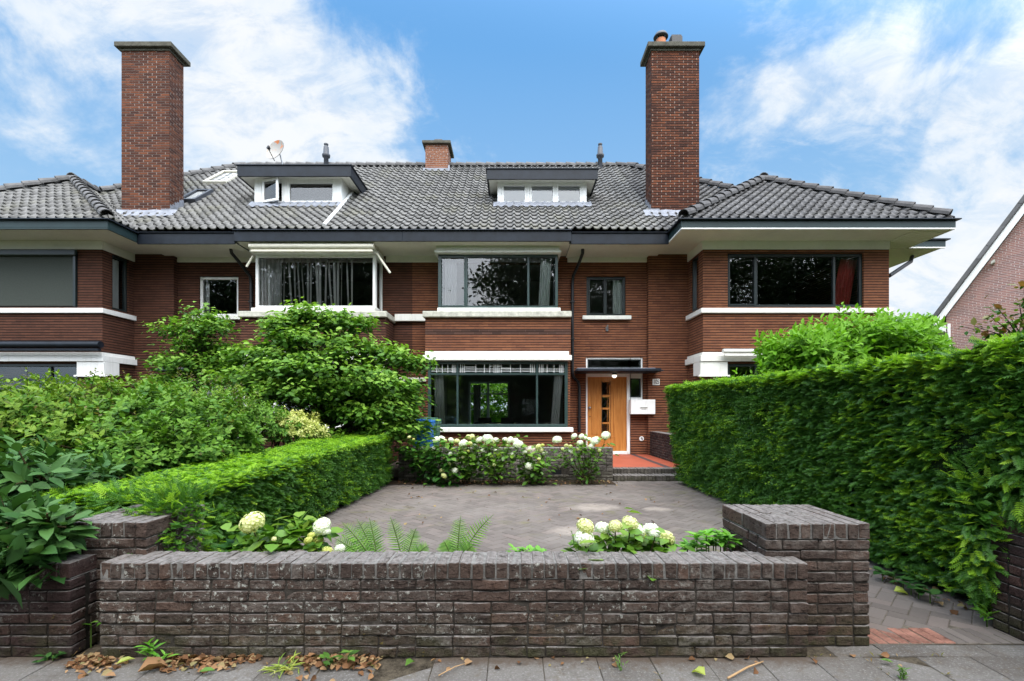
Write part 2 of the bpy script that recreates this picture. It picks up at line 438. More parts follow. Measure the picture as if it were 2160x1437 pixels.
def mk_wood():
    m = new_mat('varnished oak door'); t = NT(m)
    p = t.sep(t.pos())
    g = t.noise(t.comb(t.math('MULTIPLY', p[0], 28.0), p[1], t.math('MULTIPLY', p[2], 1.6)), 1.0, 6, .65, dist=.6)
    g2 = t.noise(t.pos(), 2.2, 3)
    c = t.ramp(g, [(.25, (.30,.105,.022)), (.5, (.46,.185,.042)), (.75, (.58,.27,.075))])
    c = t.mix(t.math('MULTIPLY', t.step(g2, .5, .8), .4), c, (.34, .12, .025, 1))
    t.done(t.bsdf(c, .38, .4, g, .002, .3)); return m
M_WOOD = mk_wood()
def mk_oldbrick(name, pal, lichen=1.0, moss=1.0):
    m = new_mat(name); t = NT(m)
    r = t.attr('rnd'); po = t.pos(); px, py, pz = t.sep(po)
    n1 = t.noise(po, 9.0, 6, .7); n2 = t.noise(po, 38.0, 5, .7); n3 = t.noise(po, 1.3, 4, .6); n4 = t.noise(po, 110.0, 4, .6)
    f = t.math('ADD', t.math('MULTIPLY', r, .6), t.math('MULTIPLY', n1, .4))
    c = t.ramp(f, pal)
    c = t.mix(t.step(n2, .50, .72), c, t.mix(1.0, c, (.42, .40, .40, 1), 'MULTIPLY'))
    ck = t.noise(t.vmath('MULTIPLY', po, (11, 11, 75)), 1.0, 5, .7, dist=1.2)
    crk = t.step(ck, .415, .36)
    c = t.mix(t.math('MULTIPLY', crk, .75), c, (.012, .009, .008, 1))
    pale = t.math('MULTIPLY', t.step(ck, .58, .70), t.step(n1, .42, .6))
    c = t.mix(t.math('MULTIPLY', pale, .35), c, (.155, .12, .10, 1))
    # moss low down and in patches
    mo = t.math('MULTIPLY', t.math('MULTIPLY', t.step(pz, .30, -.02), t.step(t.noise(po, 5.5, 4, .6), .36, .58)), .75*moss)
    c = t.mix(mo, c, (.055, .058, .026, 1))
    yl = t.math('MULTIPLY', t.step(t.noise(po, 21.0, 3, .6), .69, .74), t.step(pz, .35, .1))
    c = t.mix(t.math('MULTIPLY', yl, .6*moss), c, (.20, .15, .03, 1))
    # grey film and white lichen crusts
    film = t.math('MULTIPLY', t.step(n3, .42, .62), t.step(t.noise(po, 16.0, 4, .7), .38, .68))
    c = t.mix(t.math('MULTIPLY', film, .58*lichen), c, (.215, .19, .165, 1))
    cr = t.math('MULTIPLY', t.step(t.noise(po, 30.0, 7, .78), .55, .61), t.math('MULTIPLY', t.math('MULTIPLY', t.step(n3, .42, .54), t.step(px, 1.5, .2)), t.step(pz, .02, .22)))
    c = t.mix(t.math('MULTIPLY', cr, .8*lichen), c, (.50, .50, .44, 1))
    nz = t.sep(t.n('ShaderNodeNewGeometry').outputs['Normal'])[2]
    top = t.step(nz, .6, .9)
    tc = t.ramp(t.noise(po, 26.0, 5, .7), [(.30, (.06,.055,.045)), (.42, (.17,.155,.14)), (.6, (.27,.245,.23)), (.78, (.34,.32,.29))])
    c = t.mix(t.math('MULTIPLY', top, .85), c, tc)
    h = t.math('ADD', t.math('MULTIPLY', n2, .9), t.math('ADD', t.math('MULTIPLY', n1, .8), t.math('MULTIPLY', n4, .4)))
    h = t.math('SUBTRACT', h, t.math('MULTIPLY', crk, .5))
    t.done(t.bsdf(c, .92, .08, h, .020, 1.0)); return m
M_OLD = mk_oldbrick('weathered garden wall brick', [(0, (.042,.030,.025)), (.4, (.078,.056,.046)), (.7, (.100,.068,.054)), (.9, (.135,.078,.056)), (1, (.23,.105,.06))])
M_OLD2 = mk_oldbrick('grey terrace wall brick', [(0, (.06,.05,.045)), (.5, (.13,.115,.10)), (1, (.20,.17,.145))], .8, .8)
M_OLDD = mk_oldbrick('dark garden wall brick', [(0, (.025,.017,.017)), (.5, (.05,.032,.029)), (.9, (.085,.045,.035)), (1, (.13,.06,.04))], .35, .9)
M_MORT = M_plain('old mortar', (.060,.052,.044), .95, .05, .45, 25.0, .8)
M_MORTL = M_plain('lichen grey mortar', (.19,.18,.165), .95, .05, .4, 25.0, .8)
M_MORTD = M_plain('old dark mortar', (.032,.028,.024), .95, .05, .4, 25.0, .8)
def mk_clinker():
    m = new_mat('driveway clinker'); t = NT(m)
    r = t.attr('rnd'); po = t.pos()
    c = t.ramp(r, [(0, (.110,.093,.082)), (.4, (.130,.110,.097)), (.75, (.146,.124,.110)), (1, (.158,.128,.112))])
    n = t.noise(po, .55, 5, .62); n2 = t.noise(po, 2.6, 5, .7); n3 = t.noise(po, 70, 3, .6)
    c = t.mix(t.math('MULTIPLY', t.step(n, .44, .66), .38), c, (.22, .20, .175, 1))
    moss = t.math('MULTIPLY', t.step(n2, .52, .68), t.step(t.noise(po, .42, 3), .42, .56))
    c = t.mix(t.math('MULTIPLY', moss, .55), c, (.13, .125, .045, 1))
    def blob(x, y, rx, ry):
        p = t.sep(po)
        dx = t.math('DIVIDE', t.math('SUBTRACT', p[0], x), rx); dy = t.math('DIVIDE', t.math('SUBTRACT', p[1], y), ry)
        d = t.math('ADD', t.math('MULTIPLY', dx, dx), t.math('MULTIPLY', dy, dy))
        d = t.math('ADD', d, t.math('MULTIPLY', t.math('SUBTRACT', n2, .5), 3.4))
        return t.step(d, 1.3, -.1)
    s = t.math('MAXIMUM', blob(1.18, 6.95, .42, .30), t.math('MAXIMUM', blob(2.05, 6.85, .22, .16), blob(.9, 5.6, .5, .25)))
    c = t.mix(t.math('MULTIPLY', s, .55), c, (.36, .31, .26, 1))
    c = t.mix(t.math('MULTIPLY', t.step(n3, .55, .75), .25), c, (.06, .05, .045, 1))
    t.done(t.bsdf(c, .85, .2, t.math('ADD', n3, n2), .003, .6)); return m
M_CLINK = mk_clinker()
def mk_flag():
    m = new_mat('concrete paving flag'); t = NT(m)
    r = t.attr('rnd'); po = t.pos()
    c = t.ramp(r, [(0, (.118,.108,.098)), (.5, (.145,.134,.122)), (1, (.172,.160,.146))])
    n = t.noise(po, 2.0, 5, .65); n2 = t.noise(po, 75, 4, .75); n3 = t.noise(po, 14, 5, .65)
    c = t.mix(t.math('MULTIPLY', t.step(n, .45, .7), .65), c, (.075, .062, .050, 1))
    c = t.mix(t.math('MULTIPLY', t.step(n2, .52, .72), .5), c, (.36, .36, .35, 1))
    c = t.mix(t.math('MULTIPLY', t.step(n2, .46, .30), .55), c, (.07, .068, .065, 1))
    c = t.mix(t.math('MULTIPLY', t.step(n3, .52, .70), .45), c, (.11, .085, .055, 1))
    yy = t.sep(po)[1]      # earth washed out along the wall foot
    e = t.math('MULTIPLY', t.step(t.math('ADD', yy, t.math('MULTIPLY', t.math('SUBTRACT', n3, .5), .22)), 2.60, 2.73), t.math('MULTIPLY', t.step(t.sep(po)[0], 1.95, 1.6), .8))
    c = t.mix(e, c, (.085, .060, .042, 1))
    t.done(t.bsdf(c, .95, .08, t.math('ADD', n2, n3), .006, 1.0)); return m
M_FLAG = mk_flag()
def mk_soil(name, a, b, mo):
    m = new_mat(name); t = NT(m); po = t.pos()
    n = t.noise(po, 12, 6, .7); n2 = t.noise(po, 2, 4, .6); n3 = t.noise(po, 70, 4, .7)
    c = t.ramp(n, [(.3, a), (.7, b)])
    c = t.mix(t.math('MULTIPLY', t.step(n2, .5, .65), .6), c, (*mo, 1))
    c = t.mix(t.math('MULTIPLY', t.step(n3, .58, .7), .5), c, (.20, .11, .05, 1))
    t.done(t.bsdf(c, .95, .05, t.math('ADD', n, n3), .02, 1.0)); return m
M_SOIL = mk_soil('garden soil', (.035,.026,.018), (.085,.06,.04), (.05,.055,.02))
M_GROUND = mk_soil('far ground', (.03,.05,.015), (.06,.09,.03), (.05,.08,.02))
M_REDF = M_plain('red quarry tile floor', (.36,.085,.045), .55, .35, .12, 3.0)
M_DRKF = M_plain('dark quarry tile', (.07,.05,.05), .6, .3, .2, 5.0)
M_ASPH = M_plain('asphalt', (.10,.10,.10), .9, .1, .2, 20.0, .5)
M_REDP = M_plain('red paving brick', (.235,.115,.085), .9, .1, .5, 7.0, .6)
# foliage
M_YEW = M_leaf('yew needles', [(.026,.085,.010), (.045,.140,.014), (.070,.190,.018), (.11,.25,.026)], .45, .25, .35)
M_YEWN = M_leaf('young yew needles', [(.14,.29,.012), (.20,.38,.018), (.28,.48,.028), (.36,.54,.05)], .5, .35, .3)
M_CORE = M_plain('hedge twigs', (.010,.020,.006), .95, .05, .4, 12.0)
M_MAG = M_leaf('magnolia leaves', [(.030,.085,.010), (.058,.150,.016), (.11,.235,.022), (.21,.36,.045)], .50, .30, .22)
M_DARKL = M_leaf('dark shrub leaves', [(.009,.042,.006), (.018,.070,.009), (.033,.108,.013), (.072,.175,.022), (.125,.245,.03)], .50, .2, .14)
M_PRIV = M_leaf('privet leaves', [(.013,.052,.005), (.025,.088,.008), (.048,.140,.012), (.10,.215,.020), (.165,.26,.03)], .50, .25, .14)
M_REDL = M_leaf('reddish young leaves', [(.16,.070,.030), (.21,.105,.040), (.17,.16,.04), (.11,.19,.03)], .4, .3, .4)
M_VIB = M_leaf('viburnum leaves', [(.010,.042,.008), (.019,.066,.013), (.035,.10,.02), (.065,.15,.035)], .50, .15, .22)
M_GOLD = M_leaf('variegated leaves', [(.10,.20,.03), (.25,.36,.06), (.45,.50,.12), (.56,.56,.20)], .4, .3, .4)
M_LAUR = M_leaf('laurel leaves', [(.026,.095,.005), (.050,.155,.008), (.092,.235,.013), (.155,.33,.026)], .50, .3, .14)
M_HYD = M_leaf('hydrangea leaves', [(.035,.10,.012), (.07,.17,.018), (.12,.25,.025), (.20,.31,.04)], .42, .25, .4)
M_FERN = M_leaf('fern pinnae', [(.09,.22,.04), (.14,.30,.055), (.20,.38,.075), (.27,.44,.10)], .5, .35, .3)
M_LIME = M_leaf('light green leaves', [(.07,.22,.02), (.11,.31,.025), (.17,.40,.05), (.22,.44,.07)], .42, .35, .4)
M_STREET = M_leaf('street tree leaves', [(.014,.032,.009), (.022,.050,.012), (.036,.075,.016)], .5, .15, .3)
M_PETW = M_leaf('white petals', [(.74,.76,.70), (.83,.84,.79), (.88,.88,.85)], .6, .3, .2)
M_PETC = M_leaf('cream petals', [(.62,.64,.26), (.72,.72,.38), (.80,.79,.55)], .6, .3, .2)
M_PETY = M_leaf('yellow green petals', [(.48,.52,.12), (.60,.60,.18), (.70,.68,.28)], .6, .3, .2)
M_PETP = M_leaf('pale pink petals', [(.70,.58,.62), (.76,.66,.68), (.80,.74,.74)], .6, .3, .2)
M_DEAD = M_leaf('dead leaves', [(.075,.038,.018), (.14,.068,.032), (.24,.125,.06), (.33,.21,.11), (.20,.18,.08)], .8, .1, .1)
M_WEED = M_leaf('weed leaves', [(.05,.12,.02), (.09,.20,.03), (.15,.28,.05)], .5, .3, .3)
M_STRAW = M_leaf('straw and moss', [(.14,.13,.04), (.10,.12,.03), (.22,.13,.05), (.28,.20,.09)], .8, .1, .1)
M_PALE = M_plain('pale pane backing', (.92,.94,.98), .9, .1, .04, 2.0)
# ================================================================ building parts
def window(parent, x0, x1, z0, z1, y, mat, fw=.06, dep=.08, mull=(), trans=None, mw=.045, sash=(), name='window', glass=True, mirror=None, tmull=True):
    """frame mesh (part) with its pane (sub-part); mull: x of the posts, trans: z of a cross bar"""
    f = (lambda x: x) if mirror is None else mirror
    x0, x1 = sorted((f(x0), f(x1))); mull = [f(a) for a in mull]; sash = [tuple(sorted((f(a), f(b)))) for a, b in sash]
    b = MB()
    b.box(x0, x0+fw, y, y+dep, z0, z1, bev=.006); b.box(x1-fw, x1, y, y+dep, z0, z1, bev=.006)
    b.box(x0+fw, x1-fw, y+.002, y+dep, z1-fw, z1, bev=.006); b.box(x0+fw, x1-fw, y+.002, y+dep, z0, z0+fw, bev=.006)
    for m in mull: b.box(m-mw/2, m+mw/2, y+.004, y+dep, z0+fw, z1-fw, bev=.005)
    if trans:
        ed = [x0+fw] + sorted(mull) + [x1-fw]
        for i in range(len(ed)-1):
            a = ed[i] + (mw/2 if i else 0); c = ed[i+1] - (mw/2 if i < len(ed)-2 else 0)
            b.box(a, c, y+.006, y+dep, trans-.028, trans+.028, bev=.005)
    for a, c in sash:      # an opening light has a frame of its own
        s = .04
        b.box(a, a+s, y-.012, y+.03, z0+fw*.6, z1-fw*.6, bev=.005); b.box(c-s, c, y-.012, y+.03, z0+fw*.6, z1-fw*.6, bev=.005)
        b.box(a+s, c-s, y-.010, y+.03, z1-fw*.6-s, z1-fw*.6, bev=.005); b.box(a+s, c-s, y-.010, y+.03, z0+fw*.6, z0+fw*.6+s, bev=.005)
    fr = b.build(name, mat, parent)
    if glass:
        g = MB(); yy = y + dep*.6
        g.quad((x0+.02, yy, z0+.02), (x1-.02, yy, z0+.02), (x1-.02, yy, z1-.02), (x0+.02, yy, z1-.02))
        g.build('pane', M_GLASS, fr)
    return fr
def side_window(parent, x, y0, y1, z0, z1, mat, fw=.06, dep=.08, s=1):
    """a window in a wall that runs away from the street; its outer face at x, s = side the room lies on"""
    b = MB(); d = dep*s
    b.box(x, x+d, y0, y0+fw, z0, z1, bev=.006); b.box(x, x+d, y1-fw, y1, z0, z1, bev=.006)
    b.box(x+.002*s, x+d, y0+fw, y1-fw, z1-fw, z1, bev=.006); b.box(x+.002*s, x+d, y0+fw, y1-fw, z0, z0+fw, bev=.006)
    fr = b.build('window', mat, parent)
    g = MB(); xx = x + .6*d
    g.quad((xx, y0+.02, z0+.02), (xx, y1-.02, z0+.02), (xx, y1-.02, z1-.02), (xx, y0+.02, z1-.02))
    g.build('pane', M_GLASS, fr)
    return fr

TW, TR = .215, .285
def tile_plane(O, U, S, u0, u1, s0, s1, clips=(), phase=0.0):
    """interlocking roll tiles as real relief on the plane O + u U + s S; clips = plan half planes kept where nx*x+ny*y <= c"""
    O, U, S = Vector(O), Vector(U).normalized(), Vector(S).normalized()
    N = U.cross(S).normalized()
    if N.z < 0: N = -N
    prof = [(0,.0), (.06,.022), (.14,.045), (.235,.055), (.33,.045), (.41,.022), (.47,.0), (.72,-.008)]
    c0, c1 = math.floor((u0-phase)/TW), math.ceil((u1-phase)/TW)
    us = [( (c + f)*TW + phase, h) for c in range(c0, c1) for f, h in prof] + [(c1*TW + phase, 0.0)]
    rows = math.ceil((s1-s0)/TR)
    sv = []
    for r in range(rows):
        a = s0 + r*TR
        sv += [(a+.012, .0), (a-.026, .020), (a-.028, .040), (a+.14, .024)]
    sv.append((s0+rows*TR, .006))
    hu = np.array([h for _, h in us]); uu = np.array([u for u, _ in us])
    ss = np.array([a for a, _ in sv]); hs = np.array([b for _, b in sv])
    A, B = np.meshgrid(uu, ss); H = hu[None, :]*1.0 + hs[:, None]
    jit = vnoise(np.stack([np.floor(A/TW).ravel()*3.7, np.repeat(np.arange(len(ss))//4*2.9, len(uu)), np.zeros(A.size)], 1), 3).reshape(A.shape)
    H = H + (jit-.5)*.014 + (vnoise(np.stack([A.ravel()*.55+O.x, B.ravel()*.7, np.zeros(A.size)], 1), 8).reshape(A.shape)-.5)*.05
    B = B + (jit-.5)*.012*((np.arange(len(ss)) % 4 < 3)[:, None])
    V = np.array(O)[None, None] + A[..., None]*np.array(U) + B[..., None]*np.array(S) + H[..., None]*np.array(N)
    ny, nx = A.shape
    bm = bmesh.new(); uvl = bm.loops.layers.uv.new('uv')
    vs = [bm.verts.new(p) for p in V.reshape(-1, 3)]
    tu = (A-phase)/TW; tv = (B-s0+.03)/TR
    rowid = np.clip(np.arange(len(ss))//4, 0, rows-1)
    for j in range(ny-1):
        for i in range(nx-1):
            q = (j*nx+i, j*nx+i+1, (j+1)*nx+i+1, (j+1)*nx+i)
            f = bm.faces.new([vs[k] for k in q]); f.smooth = (j % 4) >= 2
            cu = (uu[i]+uu[i+1])/2
            for lp in f.loops: lp[uvl].uv = ((cu-phase)/TW, rowid[j]+.5)
    for a, b, c in clips:
        n = Vector((a, b, 0)); l = n.length
        bmesh.ops.bisect_plane(bm, geom=bm.verts[:]+bm.edges[:]+bm.faces[:], plane_co=Vector((a*c/l/l, b*c/l/l, 0)), plane_no=n/l, clear_outer=True)
    return bm
def bm_parts_to_obj(bms, name, mats, parent, idx=None):
    me = bpy.data.meshes.new(name)
    out = bmesh.new()
    for k, b in enumerate(bms):
        if idx:
            for f in b.faces: f.material_index = idx[k]
        tmp = bpy.data.meshes.new('tmp'); b.to_mesh(tmp); b.free(); out.from_mesh(tmp); bpy.data.meshes.remove(tmp)
    bmesh.ops.translate(out, verts=out.verts[:], vec=-root_loc(parent))
    out.to_mesh(me); out.free()
    for m in mats: me.materials.append(m)
    return link(name, me, parent)
def ridge_line(b, p0, p1, r=.125, L=.36, mat=0):
    """overlapping half-round ridge tiles from p0 (low) to p1 (high)"""
    p0, p1 = Vector(p0), Vector(p1); d = p1-p0; n = max(1, int(d.length/L)); t = d.normalized()
    side = t.cross(Vector((0,0,1))).normalized(); up = side.cross(t)
    for i in range(n):
        a = p0 + d*(i/n); c = p0 + d*((i+1)/n) + t*.05
        vs = []
        for q, rr, lift in ((a, r*1.08, .03), (c, r*.92, .0)):
            for inner in (0, 1):
                for k in range(8):
                    w = math.pi*(k/7)*1.16 - .08*math.pi
                    rad = rr - inner*.02
                    vs.append(q + side*math.cos(w)*rad + up*(math.sin(w)*rad*.92 + lift))
        fs = []
        for k in range(7):
            fs.append((k, k+1, 16+k+1, 16+k)); fs.append((k, 8+k, 8+k+1, k+1)); fs.append((8+k, 24+k, 24+k+1, 8+k+1)); fs.append((16+k, 16+k+1, 24+k+1, 24+k))
        b.add(vs, fs, mat, False)

def curtain(x0, x1, z0, z1, y, mat, label, cat='curtain', amp=.035, waves=5, lean=0.0, name='curtain', lean1=None):
    b = MB(); n = waves*8; vs = []; fs = []
    lean1 = lean if lean1 is None else lean1
    for j in range(9):
        v = j/8; z = z0 + (z1-z0)*v
        for i in range(n+1):
            u = i/n
            off = lean*(1-v)*(1-u) + lean1*(1-v)*u
            a = amp*(.55+.45*math.sin(i*.9+2*v))
            vs.append((x0 + (x1-x0)*u + off + .3*a*math.cos(u*waves*6.28), y + a*math.sin(u*waves*6.28 + .5*math.sin(3*v)), z))
    for j in range(8):
        for i in range(n): fs.append((j*(n+1)+i, j*(n+1)+i+1, (j+1)*(n+1)+i+1, (j+1)*(n+1)+i))
    b.add(vs, fs, 0, True)
    o = b.build(name, mat, None, ((x0+x1)/2, y, z0), smooth=True)
    return tag(o, label, cat)

def house_root(x, label):
    return empty('brick_house', (x, DW, 0), label, 'house', 'houses of the brick row')

ROOF_S = Vector((0, 1, .8)).normalized(); SL = math.sqrt(1+.64)
def s_of(d): return (d-11.98)*SL
ROOF_O = Vector((0, 11.98, ZE+.03))

# ---------------------------------------------------------------- a middle house (number 105, and its mirror image next door)
def mid_house(H, f, brick, frame, own):
    """f maps x (identity or mirror); own = True for number 105"""
    def bx(b, x0, x1, *a, **k): b.box(f(x0), f(x1), *a, **k)
    def srt(a, c): return tuple(sorted((f(a), f(c))))
    w = MB()
    holes = [(*srt(2.003, 3.21), .2, 2.826), (*srt(3.21, 3.545), 1.34, 2.826), (*srt(2.016, 3.082), 3.943, 5.02),
             (*srt(-2.10, 1.40), .2, 2.64), (*srt(-1.84, 1.12), 4.0, 5.39)]
    w.wall(*srt(XM, 3.65), 0, ZS+.03, DW, .25, holes)
    # bay: band between the storeys, parapet below the window, thin cheeks
    w.wall(*srt(-2.198, 1.489), 2.70, 3.74, DB, .2)
    w.wall(*srt(-2.198, 1.489), 0, .84, DB, .2)
    for a, c in ((-2.198, -2.10), (1.39, 1.489)):
        bx(w, a, c, DB+.13, DW-.003, .84, 2.70)
        bx(w, a+.001, c-.001, DB+.2, DW-.003, 2.70, 3.74); bx(w, a+.001, c-.001, DB+.2, DW-.003, 0, .84)
    w.build('wall', brick, H)
    # plaster rooms behind the windows
    r = MB()
    X0, X1 = srt(XM+.02, 3.63)
    YB = 19.6
    hb = [(*srt(-1.75, -.1), .2, 2.55)] if own else []
    r.wall(X0, X1, 0, 5.6, YB, .25, hb)
    r.box(X0, X0+.06, DW+.25, YB, .05, 5.6); r.box(X1-.06, X1, DW+.25, YB, .05, 5.6)
    r.box(X0+.06, X1-.06, DW+.252, YB-.002, 5.56, 5.62)
    r.box(*srt(-2.1, 1.39), DB+.2, DW+.25, 2.95, 3.2); r.box(X0+.06, X1-.06, DW+.252, YB-.002, 2.96, 3.21)
    r.box(*srt(-2.1, 1.39), DB+.2, DW+.25, .10, .2); r.box(X0+.06, X1-.06, DW+.252, YB-.002, .11, .21)
    fx0, fx1 = srt(1.62, 1.70); r.box(fx0, fx1, DW+.253, YB-.4, .21, 2.96)      # hall partition
    r.box(X0+.06, X1-.06, 15.6, 15.7, 3.21, 5.56)
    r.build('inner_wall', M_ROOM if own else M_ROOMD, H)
    # stone ledges
    l = MB()
    bx(l, -2.25, 1.50, DB-.10, DW-.004, 3.74, 3.888, mat=1, bev=.012)
    bx(l, -1.90, 1.235, DB+.04, DW-.006, 3.889, 4.0, bev=.008)
    bx(l, -2.20, 1.44, DB-.04, DB+.3, 2.775, 2.883, bev=.012)
    bx(l, -2.245, 1.50, DB-.14, DB+.3, 2.645, 2.774, bev=.012)
    bx(l, -2.21, 1.54, DB-.13, DB+.14, .842, .958, mat=2, bev=.012)
    bx(l, 1.90, 3.21, DW-.11, DW-.002, 3.835, 3.941, bev=.01)
    bx(l, XM+.001, -2.252, DW-.14, DW-.003, 3.785, 3.975, bev=.01)
    bx(l, XM+.001, -2.20, DW-.10, DW-.003, 2.16, 2.27, bev=.01)
    l.build('ledge', [M_STONE, M_STONE2, M_STONE], H)
    # eaves: soffit, wall trim, fascia with gutter lip
    s = MB()
    a, c = srt(XM, 1.46); s.box(a, c, 11.96, DW-.002, ZS, ZS+.02)
    a, c = srt(1.462, 3.884); s.box(a, c, 12.012, DW-.002, 5.525, 5.545)
    bx(s, 1.50, 3.648, DW-.03, DW-.001, 5.47, 5.524); bx(s, 1.50, 3.648, DW-.05, DW-.001, 5.395, 5.469, bev=.006)
    bx(s, XM+.002, -1.99, DW-.03, DW-.001, 5.47, ZS-.001); bx(s, XM+.002, -1.99, DW-.05, DW-.001, 5.395, 5.469, bev=.006)
    bx(s, -1.93, 1.215, DB+.05, DW-.01, 5.52, ZS-.001)
    s.build('soffit', M_SOFF, H)
    fa = MB()
    bx(fa, XM, 1.46, 11.91, 11.96, ZS-.01, 5.81, bev=.006); bx(fa, XM, 1.47, 11.86, 12.03, 5.812, 5.84, bev=.008)
    bx(fa, 1.42, 1.46, 11.962, 12.10, ZS-.01, 5.81)
    bx(fa, 1.461, 3.883, 11.97, 12.01, 5.51, 5.775, bev=.006); bx(fa, 1.475, 3.88, 11.93, 12.08, 5.777, 5.80, bev=.008)
    fa.build('fascia', M_NAVY, H)
    # roof, front slope in tiles, rear slope plain
    bms = []
    X0, X1 = srt(XM, 1.46)
    bms.append(tile_plane(ROOF_O, (1,0,0), ROOF_S, X0-.2, X1+.2, 0, s_of(17.27), [(-1,0,-X0), (1,0,X1)]))
    X0, X1 = srt(1.46, 3.70)
    lim = [(-1,0,-X0), (1,0,X1)]
    bms.append(tile_plane(ROOF_O, (1,0,0), ROOF_S, X0-.2, X1+.2, 0, s_of(17.27), lim))
    RF = bm_parts_to_obj(bms, 'roof', [M_TILE, M_RIDGE], H)
    rr = MB()
    X0, X1 = srt(XM, 3.70)
    rr.quad((X0, 17.25, 10.06), (X1, 17.25, 10.06), (X1, 22.6, 5.78), (X0, 22.6, 5.78))
    rr.quad((X0, 12.25, 5.85), (X1, 12.25, 5.85), (X1, 17.25, 9.92), (X0, 17.25, 9.92))
    rr.build('roof_slope', M_TILED, RF)
    rg = MB(); ridge_line(rg, (X0, 17.27, 10.10), (X1, 17.27, 10.10), .13, .34)
    rg.build('ridge_tile', M_RIDGE, RF)
    # windows
    wm = .045
    fr = window(H, -2.138, 1.417, .965, 2.64, DB+.03, frame, .075, .09, [PX(964.5, DB), PX(1133, DB)], 2.315, .05, mirror=f,
                sash=())
    if own:
        le = MB()      # leaded top lights
        yy = DB+.075
        def bar(x0, z0, x1, z1, t=.015):
            if x0 == x1: le.box(x0-t/2, x0+t/2, yy, yy+.012, z0, z1)
            else: le.box(x0, x1, yy+.002, yy+.010, z0-t/2, z0+t/2)
        zt, zb = 2.565, 2.345
        lights = [(-2.06, PX(962, DB)), (PX(967.5, DB), PX(1130.5, DB)), (PX(1135.5, DB), 1.34)]
        for k, (a, c) in enumerate(lights):
            wd = c-a
            for zz in (zb+.045, zb+.10): bar(a, zz, c, zz)
            us = {0: (.22, .44, .66, .84, .90, .95), 1: (.02, .045, .07, .22, .33, .40, .455, .48, .50, .52, .55, .67, .80, .93, .955, .98), 2: (.05, .12, .18, .34, .60, .82, .88, .94)}[k]
            for q in us: bar(a+wd*q, zb, a+wd*q, zt)
            if k == 1:
                bar(a+wd*.07, zt-.07, a+wd*.22, zt-.07); bar(a+wd*.40, zt-.05, a+wd*.55, zt-.05); bar(a+wd*.55, zt-.10, a+wd*.67, zt-.10)
        le.build('leading', M_WHITE, fr)
    fr = window(H, -1.896, 1.179, 4.005, 5.388, DB+.15, frame, .07, .09, [PX(984, 12.4), PX(1114.5, 12.4)] if own else [], None, .055, mirror=f,
                sash=[(-1.85, PX(982, 12.4))] if own else ())
    hd = MB(); bx(hd, -1.97, 1.25, DB-.02, DW-.012, 5.389, 5.455, bev=.01); bx(hd, -1.93, 1.215, DB+.02, DW-.012, 5.456, 5.519, bev=.008)
    hd.build('window_head', M_WHITE, fr)
    for xx, sg in ((-1.896, 1), (1.179, -1)):
        side_window(H, f(xx)+ (0.001 if f(xx) > 0 else 0), DB+.245, DW-.004, 4.005, 5.386, frame, .06, .07, sg if own else -sg)
    window(H, 2.016, 3.082, 3.945, 5.018, DW+.05, M_DGRN if own else M_WHITE, .07, .08, [2.55] if own else [], None, .06, mirror=f,
           sash=[(2.08, 2.53)] if own else ())
    # entrance: white surround, door, side light, transom light, canopy
    e = MB()
    bx(e, 2.003, 2.052, DW+.03, DW+.14, .2, 2.826, bev=.006); bx(e, 3.505, 3.545, DW+.03, DW+.14, 1.342, 2.826, bev=.006)
    bx(e, 2.053, 3.504, DW+.032, DW+.14, 2.775, 2.826, bev=.006); bx(e, 2.053, 3.504, DW+.03, DW+.14, 2.30, 2.54, bev=.006)
    bx(e, 3.122, 3.208, DW+.028, DW+.14, .2, 2.299, bev=.006); bx(e, 3.209, 3.504, DW+.032, DW+.14, 1.342, 1.74, bev=.006)
    bx(e, 3.209, 3.504, DW+.032, DW+.14, 2.26, 2.299); bx(e, 2.053, 3.121, DW-.02, DW+.14, .2, .28, bev=.006)
    e.build('door_frame', M_WHITE, H)
    for (a, c, z0, z1, nm) in ((2.053, 3.504, 2.54, 2.775, 'transom_window'), (3.209, 3.504, 1.74, 2.26, 'side_light')):
        window(H, a, c, z0, z1, DW+.055, M_DGRN, .035, .05, name=nm, mirror=f)
    d = MB(); y = DW+.075
    dx0, dx1, dz0, dz1 = 2.055, 3.12, .285, 2.298
    cx0, cx1 = PX(1270, DW), PX(1289, DW)
    zg = [(PZ(833, DW), PZ(806, DW)), (PZ(860, DW), PZ(838, DW)), (PZ(891, DW), PZ(864, DW)), (PZ(922, DW), PZ(894.5, DW))]
    if own:
        d.wall(dx0, dx1, dz0, dz1, y, .045, [(cx0, cx1, a, c) for a, c in zg])
        def rail(a, c, z0, z1, p=.012):   # raised mouldings round the fielded panels
            d.box(a, c, y-p, y-.0005, z0, z1, bev=.004)
        for (a, c) in ((2.175, 2.335), (2.60, 2.765)):
            z0, z1 = (.74, 2.14)
            rail(a-.012, a, z0, z1); rail(c, c+.012, z0, z1); rail(a, c, z1-.012, z1, .010); rail(a, c, z0, z0+.012, .010)
            d.box(a+.04, c-.04, y-.007, y-.0004, z0+.06, z1-.06, bev=.006)
        rail(2.18, 2.80, .655, .667); rail(2.18, 2.80, .40, .412); rail(2.168, 2.18, .40, .667, .010); rail(2.80, 2.812, .40, .667, .010)
        rail(cx0-.03, cx0-.008, .62, 2.19, .016); rail(cx1+.008, cx1+.03, .62, 2.19, .016)
        D = d.build('door', M_WOOD, H)
        g = MB(); g.quad((cx0, y+.03, .6), (cx1, y+.03, .6), (cx1, y+.03, 2.2), (cx0, y+.03, 2.2)); g.build('pane', M_GLASS, D)
        g = MB(); g.quad((cx0-.02, y+.042, zg[3][0]-.02), (cx1+.02, y+.042, zg[3][0]-.02), (cx1+.02, y+.042, zg[3][1]+.02), (cx0-.02, y+.042, zg[3][1]+.02)); g.build('back_panel', M_WOOD, D)
